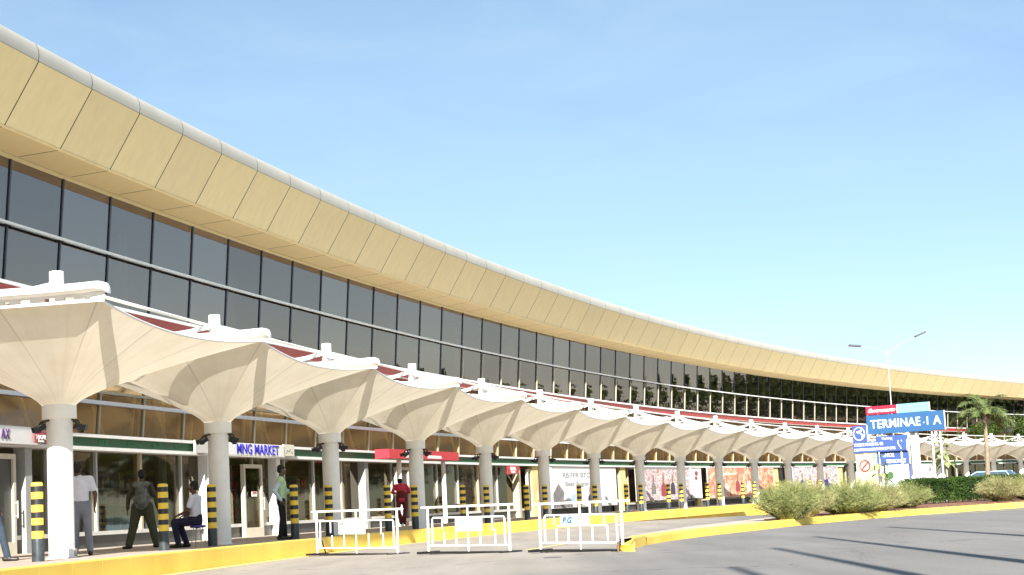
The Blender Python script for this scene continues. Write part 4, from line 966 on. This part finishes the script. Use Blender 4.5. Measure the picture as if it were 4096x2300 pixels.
# big leaved plants beside the signs
M['bigleaf'] = leaf_mat('pale_big_leaf', (.20, .27, .10), (.50, .56, .32), .35, 5)
def big_plant(x, y, z0, H, lab, seed, n=18, ls=.33):
    rn = random.Random(seed); r = thing('young_tree', lab, 'plant', (x, y, z0))
    bm = B(); tube(bm, [(0, 0, 0), (.03, 0, H * .5), (0, 0, H)], [.05, .035, .015], 9); obj('stem', bm, M['whitewash'], r)
    bm = B()
    for k in range(n):
        t = k / n; z = H * (.52 + .48 * t); az = k * 2.4; L = ls * (1.15 - .5 * t) * rn.uniform(.8, 1.2); d = Vector((math.cos(az), math.sin(az), rn.uniform(-.5, .5) + .5 * t)).normalized(); s = d.cross(Vector((0, 0, 1))).normalized(); p0 = Vector((0, 0, z)); W = L * .27; prev = None
        for q in range(7):
            u = q / 6; c = p0 + d * (L * (.15 + .85 * u)) - Vector((0, 0, L * .55 * u * u)); w_ = W * math.sin(PI * (.06 + .9 * u)); cur = (bm.verts.new(c - s * w_ + Vector((0, 0, w_ * .3))), bm.verts.new(c), bm.verts.new(c + s * w_ + Vector((0, 0, w_ * .3))))
            if prev:
                bm.faces.new((prev[0], prev[1], cur[1], cur[0])); bm.faces.new((prev[1], prev[2], cur[2], cur[1]))
            prev = cur
    obj('leaves', bm, M['bigleaf'], r, smooth=True)
big_plant(18.68, 80, .18, 3.0, 'young tree with big pale variegated leaves under the right end of the blue board', 2, 30, .55)
big_plant(14.25, 71.8, .18, 2.15, 'young tree with drooping pale leaves on a whitewashed stem in front of the map board', 9, 13, .5)

# ------------------------------------------------------------------ shrubs and hedge
M['feather'] = leaf_mat('feathery_shrub', (.17, .205, .07), (.40, .42, .19), .36, 2.2)
M['feather2'] = leaf_mat('dry_feathery_shrub', (.22, .22, .09), (.48, .46, .24), .36, 2.2)
M['twig'] = mat('twig', (.25, .18, .11), .9, .3, 5)
def shrub(x, y, w, h, n, lab, seed, m='feather', dx=None):
    rn = random.Random(seed); r = thing('feathery_shrub', lab, 'shrub', (x, y, .18), 0, 'feathery shrubs along the median')
    bm = B(); tw = B(); dx = dx or w
    for k in range(n):
        az = rn.uniform(0, 2 * PI); q = math.sqrt(rn.uniform(0, 1)); ox, oy = math.cos(az) * q * w * .30, math.sin(az) * q * dx * .30
        lean = q * 1.05; L = h * rn.uniform(.55, 1.1) * (1.0 - .12 * q) * 1.05
        v = Vector((math.cos(az) * math.sin(lean) * w / h * .75, math.sin(az) * math.sin(lean) * dx / h * .75, math.cos(lean * .8))).normalized(); v = (v + Vector((rn.gauss(0, .16), rn.gauss(0, .16), rn.gauss(0, .1)))).normalized()
        p = Vector((ox, oy, rn.uniform(0, .06))); seg = 5; ww = .006; pts = [p.copy()]
        for s in range(seg):
            p = p + v * L / seg; v = (v + Vector((rn.gauss(0, .11), rn.gauss(0, .11), -.07))).normalized(); pts.append(p.copy())
        sd = Vector((rn.gauss(0, 1), rn.gauss(0, 1), 0)).normalized() * ww
        for s in range(seg):
            a, b = pts[s], pts[s + 1]; k0 = 1 - .7 * s / seg; k1 = 1 - .7 * (s + 1) / seg
            bm.faces.new([bm.verts.new(t) for t in (a - sd * k0, a + sd * k0, b + sd * k1, b - sd * k1)])
            if s >= 1:
                for _ in range(5):
                    t0 = a.lerp(b, rn.random()); d = (v + Vector((rn.gauss(0, .8), rn.gauss(0, .8), rn.gauss(0.1, .6)))).normalized(); e = t0 + d * rn.uniform(.05, .12); o_ = d.orthogonal().normalized() * .0065
                    bm.faces.new([bm.verts.new(t) for t in (t0 - o_, t0 + o_, e)])
    for k in range(14):
        az = rn.uniform(0, 6.3); tube(tw, [(0, 0, 0), (math.cos(az) * w * .2, math.sin(az) * dx * .2, h * .35), (math.cos(az) * w * .32, math.sin(az) * dx * .32, h * .6)], [.012, .008, .004], 5)
    obj('foliage', bm, M[m], r); obj('stems', tw, M['twig'], r); return r
shrub(7.05, 48.4, .98, .96, 1500, 'feathery pale green shrub at the left end of the planting, nearest the median tip', 1)
shrub(7.85, 50.8, 1.0, .98, 1300, 'brownish feathery shrub just right of and behind the leftmost one', 2, 'feather2')
shrub(8.5, 55.2, 1.3, 1.0, 1100, 'sparse dry shrub standing behind the gap between the two largest shrubs', 3, 'feather2')
shrub(9.55, 53.6, 1.5, 1.0, 1600, 'wide feathery shrub right of the bare soil gap, below the yellow board', 4)
shrub(10.65, 55.6, 1.5, 1.0, 1500, 'feathery shrub in front of the map board', 5, 'feather2')
shrub(11.3, 58.0, 1.2, .85, 1100, 'low feathery shrub tucked behind the one in front of the map board', 6)
shrub(12.85, 61.0, 1.15, .86, 1300, 'round feathery shrub standing alone just left of the clipped hedge', 7)
shrub(17.75, 67.2, 1.05, .9, 1500, 'tall feathery shrub below the palm tree', 9, 'feather2')
shrub(19.3, 68.6, 1.5, .95, 1300, 'feathery shrub at the right edge of the photo', 10, 'feather2')
shrub(21.2, 70.8, 1.6, 1.0, 1000, 'feathery shrub beyond the right edge of the photo', 11)
r = thing('leafy_bush', 'small yellow green bush behind the leftmost shrubs by a white column', 'bush', (9.0, 61.5, .1))
bm = B(); rn = random.Random(5); leaf_blob(bm, (0, 0, .75), .28, .28, .42, 700, .05, rn, .1); leaf_blob(bm, (.1, 0, .35), .3, .3, .35, 400, .05, rn, .1); obj('foliage', bm, leaf_mat('yellow_green_leaf', (.14, .18, .04), (.38, .38, .12), .35, 4), r)
bm = B(); tube(bm, [(0, 0, 0), (0, 0, .7)], .015, 6); obj('stem', bm, M['twig'], r)
# clipped hedge
r = thing('clipped_hedge', 'dark green clipped box hedge behind the feathery shrubs', 'hedge', (15.55, 70.6, .18), rad(32))
bm = B(); rn = random.Random(12)
def hedge_leaf(n, face):
    for _ in range(n):
        u = rn.uniform(0, 1)
        x = u * 6.5; wob = .05 * math.sin(x * 3) + .04 * math.sin(x * 7.1)
        if face == 0: p = Vector((x, rn.uniform(-.06, .10) + wob, rn.uniform(.06, .95)))
        elif face == 1: p = Vector((x, rn.uniform(0, 1.2), .93 + wob * .6 + rn.uniform(-.09, .06)))
        else: p = Vector((rn.uniform(-.07, .1), rn.uniform(0, 1.2), rn.uniform(.05, .95)))
        a = Vector((rn.gauss(0, 1), rn.gauss(0, 1), rn.gauss(0, 1))).normalized(); b = a.orthogonal().normalized(); b.rotate(Matrix.Rotation(rn.uniform(0, 6.3), 3, a)); c2 = a.cross(b); s = rn.uniform(.022, .05)
        bm.faces.new([bm.verts.new(t) for t in (p - b * s, p + c2 * s * .55, p + b * s, p - c2 * s * .55)])
hedge_leaf(9000, 0); hedge_leaf(6500, 1); hedge_leaf(2200, 2)
obj('foliage', bm, M['leafdark'], r)
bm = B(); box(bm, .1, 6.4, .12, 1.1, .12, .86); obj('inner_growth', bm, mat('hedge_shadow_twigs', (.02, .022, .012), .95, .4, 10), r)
bm = B()
for k in range(16): tube(bm, [(.3 + k * .4, .5, 0), (.3 + k * .4 + rn.uniform(-.1, .1), .45, .3)], .02, 6)
obj('stems', bm, M['wood'], r)
# leaf litter
bm = B(); rn = random.Random(31)
for _ in range(900):
    t = rn.uniform(0, 1); x = 6.2 + 15 * t; y = 47.6 + 22.5 * t ** .9 + rn.uniform(-.9, .6) - .6
    p = Vector((x, y, .192)); a = rn.uniform(0, 6.3); s = rn.uniform(.02, .06); d = Vector((math.cos(a), math.sin(a), rn.uniform(0, .5))) * s; e = Vector((-math.sin(a), math.cos(a), 0)) * s * .4
    bm.faces.new([bm.verts.new(v) for v in (p - d * .5, p + e, p + d, p - e)])
tag(obj('leaf_litter', bm, mat('dry_leaves', (.33, .17, .08), .9, .4, 6)), 'dry brown leaves scattered on the red soil below the shrubs', 'leaf litter', kind='stuff')

# ------------------------------------------------------------------ cars behind the hedge
def car(x, y, z, rz, paint, lab, cat='car'):
    r = thing('parked_car', lab, cat, (x, y, z), rz)
    side = [(-2.05, .35), (-2.1, .75), (-1.95, .98), (-1.35, 1.05), (1.05, 1.0), (1.85, .86), (2.1, .7), (2.12, .35)]
    bm = B(); a = [bm.verts.new((p[0], -.84, p[1])) for p in side]; b = [bm.verts.new((p[0], .84, p[1])) for p in side]; n = len(side)
    bm.faces.new(a); bm.faces.new(b[::-1])
    for j in range(n): bm.faces.new((a[j], b[j], b[(j + 1) % n], a[(j + 1) % n]))
    recalc(bm); bbox_bevel(bm, .06, 3); auto_smooth(obj('body', bm, paint, r), 50)
    cab = [(-1.85, 1.0, .76), (-1.35, 1.42, .60), (.25, 1.44, .60), (1.1, 1.0, .76)]
    bm = B(); a = [bm.verts.new((p[0], -p[2], p[1])) for p in cab]; b = [bm.verts.new((p[0], p[2], p[1])) for p in cab]
    bm.faces.new(a); bm.faces.new(b[::-1])
    for j in range(4): bm.faces.new((a[j], b[j], b[(j + 1) % 4], a[(j + 1) % 4]))
    recalc(bm); bbox_bevel(bm, .05, 3); auto_smooth(obj('windows', bm, mat('car_glass', (.05, .08, .10), .08), r), 50)
    bm = B(); box(bm, -1.3, .22, -.58, .58, 1.435, 1.47); bbox_bevel(bm, .02, 2); obj('roof', bm, paint, r)
    for s in (-1, 1):
        bm = B(); tube(bm, [(-1.6, s * .72, 1.02), (-1.3, s * .61, 1.43), (.25, s * .61, 1.45), (1.08, s * .74, 1.02)], .035, 6); obj('roof_pillar', bm, paint, r)
    for wx in (-1.3, 1.3):
        for s in (-1, 1):
            bm = B(); tube(bm, [(wx, s * .66, .31), (wx, s * .88, .31)], .31, 20); w_ = obj('wheel', bm, M['black'], r)
            bm = B(); tube(bm, [(wx, s * .87, .31), (wx, s * .89, .31)], .18, 14); obj('rim', bm, M['alu'], w_)
    for s in (-1, 1):
        bm = B(); box(bm, 2.04, 2.13, s * .6 - .17, s * .6 + .17, .62, .76); obj('headlight', bm, M['signwhite'], r)
    return r
car(24.3, 95, .03, rad(150), mat('blue_white_paint', (.35, .52, .68), .3, coat=.6), 'pale blue hatchback whose roof shows above the hedge, below the palm')
car(25.9, 88, .0, rad(170), mat('dark_green_paint', (.03, .09, .05), .3, coat=.6), 'dark green car whose roof shows above the shrubs at the right edge')

# ------------------------------------------------------------------ people
M['skin'] = mat('dark_skin', (.10, .052, .034), .45, .1, 6)
M['hair'] = mat('black_hair', (.008, .007, .006), .8, bump=.5, bscale=120)
M['shoe'] = mat('dark_shoe', (.018, .014, .012), .4)
def c_cap(bm, p0, p1, r0, r1, fl=1.0, axis=None, n=14):
    # closed tapered capsule, optionally flattened along `axis`
    p0, p1 = Vector(p0), Vector(p1); d = (p1 - p0)
    if d.length < 1e-5: d = Vector((0, 0, 1e-4))
    dn = d.normalized(); x, y = frame_of(dn)
    if axis is not None:
        y = Vector(axis); y = (y - dn * y.dot(dn)).normalized(); x = y.cross(dn).normalized()
    prof = []
    for k in range(5): a = PI / 2 * (1 - k / 4); prof.append((-math.sin(a) * r0, math.cos(a) * r0))
    L = d.length
    for k in range(1, 5): prof.append((L * k / 4 * 1.0, r0 + (r1 - r0) * k / 4))
    for k in range(1, 5): a = PI / 2 * k / 4; prof.append((L + math.sin(a) * r1, math.cos(a) * r1))
    rings = []
    for s, r in prof:
        r = max(r, .0008); rings.append([bm.verts.new(p0 + dn * s + x * math.cos(2 * PI * j / n) * r + y * math.sin(2 * PI * j / n) * r * fl) for j in range(n)])
    for a, b in zip(rings, rings[1:]):
        for j in range(n): bm.faces.new((a[j], a[(j + 1) % n], b[(j + 1) % n], b[j]))
    bm.faces.new(rings[0][::-1]); bm.faces.new(rings[-1])
def c_ell(bm, c, r, rot=None):
    res = bmesh.ops.create_icosphere(bm, subdivisions=3, radius=1); mt = Matrix.Translation(c) @ (rot.to_4x4() if rot else Matrix()) @ Matrix.Diagonal((*r, 1))
    bmesh.ops.transform(bm, matrix=mt, verts=res['verts'])
def remesh(bm, vox, sm=4):
    recalc(bm); me = D.meshes.new('tmp'); bm.to_mesh(me); bm.free(); o = D.objects.new('tmp', me); COL.objects.link(o)
    md = o.modifiers.new('r', 'REMESH'); md.mode = 'VOXEL'; md.voxel_size = vox
    m2 = o.modifiers.new('s', 'SMOOTH'); m2.iterations = sm; m2.factor = .5
    dg = bpy.context.evaluated_depsgraph_get(); me2 = D.meshes.new_from_object(o.evaluated_get(dg)); D.objects.remove(o)
    b2 = B(); b2.from_mesh(me2); D.meshes.remove(me2); return b2
def hand(bm, w, d, side_axis, curl=.4):
    # palm plus five unequal fingers from the wrist w along d
    d = Vector(d).normalized(); s = Vector(side_axis); s = (s - d * s.dot(d)).normalized(); nrm = d.cross(s).normalized(); w = Vector(w)
    c_cap(bm, w + d * .02, w + d * .075, .034, .036, .45, nrm, 10)
    for k, (L, o) in enumerate(((.068, -.027), (.078, -.009), (.073, .009), (.058, .027))):
        a = w + d * .085 + s * o; m_ = a + (d + nrm * curl * .4).normalized() * L * .5; e = m_ + (d + nrm * curl * 1.4).normalized() * L * .5
        c_cap(bm, a, m_, .009, .0085, n=8); c_cap(bm, m_, e, .0085, .007, n=8)
    a = w + d * .035 - s * .03; m_ = a + (d * .6 - s * .8).normalized() * .035; e = m_ + (d - s * .2 + nrm * .3).normalized() * .032
    c_cap(bm, a, m_, .011, .010, n=8); c_cap(bm, m_, e, .010, .008, n=8)
STD = dict(pel=(0, 0, .96), wst=(0, 0, 1.08), chs=(0, 0, 1.30), nck=(0, -.01, 1.47), hed=(0, .02, 1.64),
           shL=(-.18, 0, 1.41), elL=(-.24, -.03, 1.14), wrL=(-.25, .06, .90), shR=(.18, 0, 1.41), elR=(.24, -.03, 1.14), wrR=(.25, .06, .90),
           hiL=(-.095, 0, .93), knL=(-.11, .03, .51), anL=(-.11, -.02, .09), hiR=(.095, 0, .93), knR=(.11, .03, .51), anR=(.11, -.02, .09))
def person(lab, loc, face, pose=None, top=None, topname='shirt', pants=None, sleeve='short', vest=None, vox=.016, bulk=1.0, toes=None, loose=1.0, headturn=0, hem=.0, hdir=None):
    J = {k: Vector(v) for k, v in STD.items()}
    for k, v in (pose or {}).items(): J[k] = Vector(v)
    r = thing('person', lab, 'person', loc, face)
    fw = Vector((0, 1, 0)); rt = Vector((1, 0, 0)); toes = toes or {}
    # body: one continuous surface
    bm = B(); h = J['hed']; HR = Matrix.Rotation(headturn, 3, 'Z')
    def hp(x, y, z): return h + HR @ Vector((x, y, z))
    c_ell(bm, hp(0, -.005, .03), (.074, .092, .095)); c_ell(bm, hp(0, .022, -.045), (.055, .062, .062)); c_cap(bm, hp(0, .09, .0), hp(0, .108, -.028), .010, .014, n=10)
    c_cap(bm, hp(-.02, .082, -.062), hp(.02, .082, -.062), .011, .011, n=8); c_ell(bm, hp(0, .07, -.098), (.022, .02, .018)); c_cap(bm, hp(-.03, .085, .028), hp(.03, .085, .028), .012, .012, n=8)
    for s in (-1, 1): c_ell(bm, hp(s * .076, -.005, -.01), (.010, .02, .032))
    c_cap(bm, J['nck'] - Vector((0, 0, .05)), h + Vector((0, -.01, -.06)), .060, .052)
    c_cap(bm, J['pel'], J['chs'], .125 * bulk, .135 * bulk, .72, fw); c_cap(bm, J['shL'], J['shR'], .062, .062)
    for s in 'LR':
        c_cap(bm, J['sh' + s], J['el' + s], .053, .042); c_cap(bm, J['el' + s], J['wr' + s], .041, .027); c_cap(bm, J['hi' + s], J['kn' + s], .082, .056); c_cap(bm, J['kn' + s], J['an' + s], .054, .036)
        t = toes.get(s, (0.02 if s == 'R' else -.02, 1)); tv = Vector((t[0], t[1], 0)).normalized(); c_cap(bm, J['an' + s] + Vector((0, 0, -.03)), J['an' + s] + tv * .13 + Vector((0, 0, -.05)), .036, .028)
    b2 = remesh(bm, vox, 3)
    for s in 'LR':
        d = (J['wr' + s] - J['el' + s]).normalized()
        if hdir and s in hdir: d = Vector(hdir[s])
        hand(b2, J['wr' + s] - d * .015, d, fw if abs(d.z) > .6 else rt)
    for s in (-1, 1):
        res = bmesh.ops.create_icosphere(b2, subdivisions=2, radius=.0125, matrix=Matrix.Translation(hp(s * .03, .076, .012)))
        for v in res['verts']:
            for f in v.link_faces: f.material_index = 1
    for f in b2.faces: f.smooth = True
    obj('body', b2, [M['skin'], M['signwhite']], r)
    bm = B(); c_ell(bm, hp(0, -.018, .055), (.084, .095, .088)); c_ell(bm, hp(0, -.045, .0), (.076, .070, .075)); b2 = remesh(bm, .012, 2)
    for f in b2.faces: f.smooth = True
    obj('hair', b2, M['hair'], r)
    # trousers
    k = loose; bm = B(); c_cap(bm, J['pel'] + Vector((0, 0, .05)), J['pel'] - Vector((0, 0, .02)), .150 * bulk, .155 * bulk, .74, fw)
    for s in 'LR':
        c_cap(bm, J['hi' + s], J['kn' + s], .102 * k, .076 * k); c_cap(bm, J['kn' + s], J['an' + s] + Vector((0, 0, -.0)), .074 * k, .062 * k); c_cap(bm, J['hi' + s] + (J['pel'] - J['hi' + s]) * .4, J['hi' + s], .11, .105)
    b2 = remesh(bm, vox, 2)
    for f in b2.faces: f.smooth = True
    obj('trousers', b2, pants, r)
    # upper garment
    def garment(name, m, sl, grow):
        bm = B(); low = J['pel'].lerp(J['wst'], .35) - Vector((0, 0, hem))
        c_cap(bm, low, J['chs'], (.152 + grow) * bulk, (.158 + grow) * bulk, .72, fw); c_cap(bm, J['chs'], J['chs'].lerp(J['nck'], .55), .15 + grow, .10, .72, fw)
        c_cap(bm, J['shL'], J['shR'], .070 + grow, .070 + grow); c_cap(bm, J['nck'] - Vector((0, 0, .06)), J['nck'] - Vector((0, 0, .01)), .075 + grow, .066 + grow)
        for s in 'LR':
            a, b, c = J['sh' + s], J['el' + s], J['wr' + s]
            if sl == 'short': c_cap(bm, a, a.lerp(b, .62), .070 + grow, .066 + grow)
            elif sl == 'long': c_cap(bm, a, b, .068 + grow, .056 + grow); c_cap(bm, b, b.lerp(c, .94), .056 + grow, .040 + grow)
            else: c_cap(bm, a, a.lerp(b, .08), .074 + grow, .07 + grow)
        b2 = remesh(bm, vox, 2)
        for f in b2.faces: f.smooth = True
        obj(name, b2, m, r)
    garment(topname, top, sleeve, 0.0)
    if vest: garment('vest', vest, 'none', .014)
    for s in 'LR':
        t = toes.get(s, (0.02 if s == 'R' else -.02, 1)); tv = Vector((t[0], t[1], 0)).normalized(); a = J['an' + s]; bm = B()
        zz = a.z - .09
        c_cap(bm, Vector((a.x, a.y, zz + .045)) - tv * .05, Vector((a.x, a.y, zz + .045)) + tv * .05, .046, .046); c_cap(bm, Vector((a.x, a.y, zz + .035)), Vector((a.x, a.y, zz + .033)) + tv * .17, .043, .034)
        b2 = remesh(bm, .012, 2)
        for v in b2.verts: v.co.z = max(v.co.z, zz + .002)
        for f in b2.faces: f.smooth = True
        obj('shoe', b2, M['shoe'], r)
    return r, J
cl = lambda n, c, v=.08: mat(n, c, .85, v, 9, bump=.25, bscale=22)
C_white = cl('white_cotton', (.68, .70, .80), .05); C_grey = cl('grey_denim', (.20, .22, .27)); C_olive = cl('olive_cotton', (.06, .062, .035), .2); C_olivet = cl('olive_trousers', (.06, .065, .035), .15)
C_navy = cl('navy_trousers', (.012, .012, .04)); C_black = cl('black_trousers', (.010, .011, .012)); C_green = cl('pale_green_vest', (.46, .68, .38), .05); C_blue = cl('pale_blue_shirt', (.55, .66, .74), .05)
C_red = cl('crimson_jacket', (.55, .035, .08), .08); C_dred = cl('dark_red_trousers', (.12, .012, .015), .2); C_blueT = cl('dark_jeans', (.02, .035, .055), .2)
# man walking at the left edge
person('person in dark jeans walking right, cut off by the left edge of the photo', (-9.28, 31.5, FLOOR), rad(-90), dict(knL=(-.1, .15, .52), anL=(-.1, .25, .09), knR=(.1, -.05, .5), anR=(.1, -.3, .12)), top=C_black, pants=C_blueT, sleeve='long')
# white T-shirt
person('person in a white T-shirt and grey trousers seen from behind beside the nearest column', (-8.22, 33.6, FLOOR), rad(12), dict(hed=(-.05, .03, 1.60), knR=(.12, .05, .50), anR=(.16, -.08, .09), knL=(-.1, .06, .51), anL=(-.12, .1, .09), elR=(.27, -.02, 1.12), wrR=(.25, .12, .90), nck=(-.02, 0, 1.45)), top=C_white, topname='t_shirt', pants=C_grey, hem=.06)
# olive jacket with backpack
r, J = person('person in dark olive clothes wearing a large backpack, standing feet apart', (-8.55, 40.6, FLOOR), rad(8), dict(hiL=(-.11, 0, .92), hiR=(.11, 0, .92), knL=(-.20, .02, .51), anL=(-.31, -.03, .09), knR=(.20, .02, .51), anR=(.30, -.03, .09), elL=(-.30, -.03, 1.13), wrL=(-.33, .03, .88), elR=(.30, .0, 1.13), wrR=(.33, .06, .88), hed=(0, .04, 1.62)), top=C_olive, topname='jacket', pants=C_olivet, sleeve='long', bulk=1.12, loose=1.35, hem=.12, toes={'L': (-.7, .6), 'R': (.7, .5)})
bp_ = thing('backpack', 'large dark green and grey backpack worn by the person in olive clothes', 'backpack', (-8.55, 40.6, FLOOR + .98), rad(8))
bm = B(); c_cap(bm, (0, -.20, .02), (0, -.20, .36), .155, .13, .62, (0, 1, 0)); c_ell(bm, (0, -.28, .08), (.12, .06, .12)); c_ell(bm, (-.13, -.2, .1), (.05, .07, .1)); c_ell(bm, (.14, -.2, .12), (.05, .07, .11)); c_cap(bm, (-.12, -.2, .44), (.12, -.2, .44), .07, .07)
b2 = remesh(bm, .014, 2)
for f in b2.faces: f.smooth = True
obj('bag', b2, cl('backpack_canvas', (.13, .14, .13), .5), bp_)
for s in (-1, 1):
    bm = B(); tube(bm, [(s * .11, -.14, .40), (s * .12, -.03, .50), (s * .12, .13, .40), (s * .13, .14, .2), (s * .15, -.1, .03)], .018, 6); obj('strap', bm, M['g4'], bp_)
# seated man and stool
person('person in a white polo shirt and navy trousers sitting on a stool, facing left', (-6.86, 38.0, FLOOR), rad(78),
       dict(pel=(0, 0, .56), wst=(0, .02, .68), chs=(0, .03, .91), nck=(0, .03, 1.08), hed=(0, .06, 1.25), shL=(-.18, .02, 1.02), shR=(.18, .02, 1.02), elL=(-.24, .10, .76), wrL=(-.19, .33, .68), elR=(.24, .10, .76), wrR=(.18, .34, .68),
            hiL=(-.10, .02, .55), hiR=(.10, .02, .55), knL=(-.13, .46, .53), knR=(.13, .46, .53), anL=(-.12, .38, .09), anR=(.13, .30, .09)), top=C_white, topname='polo_shirt', pants=C_navy, hem=.03, bulk=1.05, hdir={'L': (.1, .8, -.3), 'R': (-.1, .8, -.3)})
st = thing('stool', 'small stool with a blue seat and thin metal legs under the seated man', 'stool', (-6.84, 38.0, FLOOR), rad(78))
bm = B(); lathe(bm, [(.15, .40), (.17, .41), (.17, .44), (.14, .455)], 24); auto_smooth(obj('seat', bm, mat('blue_seat', (.06, .05, .3), .5), st))
for a in (45, 135, 225, 315):
    bm = B(); c, s = math.cos(rad(a)), math.sin(rad(a)); tube(bm, [(.10 * c, .10 * s, .40), (.17 * c, .17 * s, 0)], .010, 7); obj('leg', bm, M['alu'], st)
# green vest
person('person in a pale green vest over a light blue shirt, facing right by a bollard', (-5.78, 43.3, FLOOR), rad(-82),
       dict(elR=(.25, -.16, 1.16), wrR=(.22, .0, .93), elL=(-.25, .13, 1.12), wrL=(-.16, .36, 1.22), hed=(0, .03, 1.655), knR=(.09, .02, .52), anR=(.09, -.05, .09), anL=(-.09, .06, .09)), top=C_blue, topname='shirt', pants=C_black, sleeve='long', vest=C_green, bulk=1.08, hem=.08, hdir={'L': (.1, .5, .8)})
# red jacket, stooping in a doorway
person('person in a crimson jacket and dark red trousers stooping in the shop doorway', (-4.12, 61.5, FLOOR + .1), rad(10),
       dict(chs=(0, .10, 1.24), nck=(0, .20, 1.36), hed=(0, .30, 1.44), shL=(-.18, .14, 1.32), shR=(.18, .14, 1.32), elL=(-.30, .06, 1.10), wrL=(-.18, .28, 1.08), elR=(.30, .06, 1.10), wrR=(.18, .28, 1.06), knR=(.10, .05, .5), anR=(.07, -.02, .09), anL=(-.05, .0, .09)), top=C_red, topname='jacket', pants=C_dred, sleeve='long', hem=.10, bulk=1.1)
def far(lab, i, dr, face, t_, p_): q = P(i, dr, FLOOR); person(lab, tuple(q), face, top=t_, pants=p_, sleeve='long', vox=.03)
far('distant person in black standing just right of the white column beside the blue signs', 17.15, 1.0, rad(40), C_black, C_black)
far('distant person in black standing left of the leafy young tree', 17.6, 1.2, rad(-60), C_black, C_navy)
far('distant person in a dark jacket and white shirt leaning right at the right edge', 19.45, .6, rad(80), C_white, C_black)
far('distant person in dark clothes beside the last column at the right edge', 19.75, .9, rad(20), C_navy, C_black)

# ------------------------------------------------------------------ tall poles beside the road (outside the frame, their shadows cross the asphalt)
def make_pole():
    r = thing('flag_pole', 'tall slim white pole whose long thin shadow crosses the asphalt', 'pole', (0, 0, 0), 0, 'tall poles beside the road')
    bm = B(); tube(bm, [(0, 0, 0), (0, 0, 6), (0, 0, 13.5)], [.14, .12, .065], 14); obj('shaft', bm, M['white'], r)
    bm = B(); lathe(bm, [(.26, 0), (.26, .03), (.16, .06)], 16); obj('foot', bm, M['grey'], r)
    bm = B(); c_ell(bm, (0, 0, 13.53), (.08, .08, .08)); obj('finial', bm, M['alu'], r)
    return r
pl = make_pole(); Ls = 13.5 / math.tan(rad(SUN_EL))
for k, (x, y) in enumerate(((8.24, 41.0), (5.69, 35.5), (4.03, 29.3), (2.54, 22.25))):
    o = pl if k == 0 else copy_tree(pl)
    o.location = (x - Ls * math.sin(rad(SUN_AZ)), y - Ls * math.cos(rad(SUN_AZ)), 0)
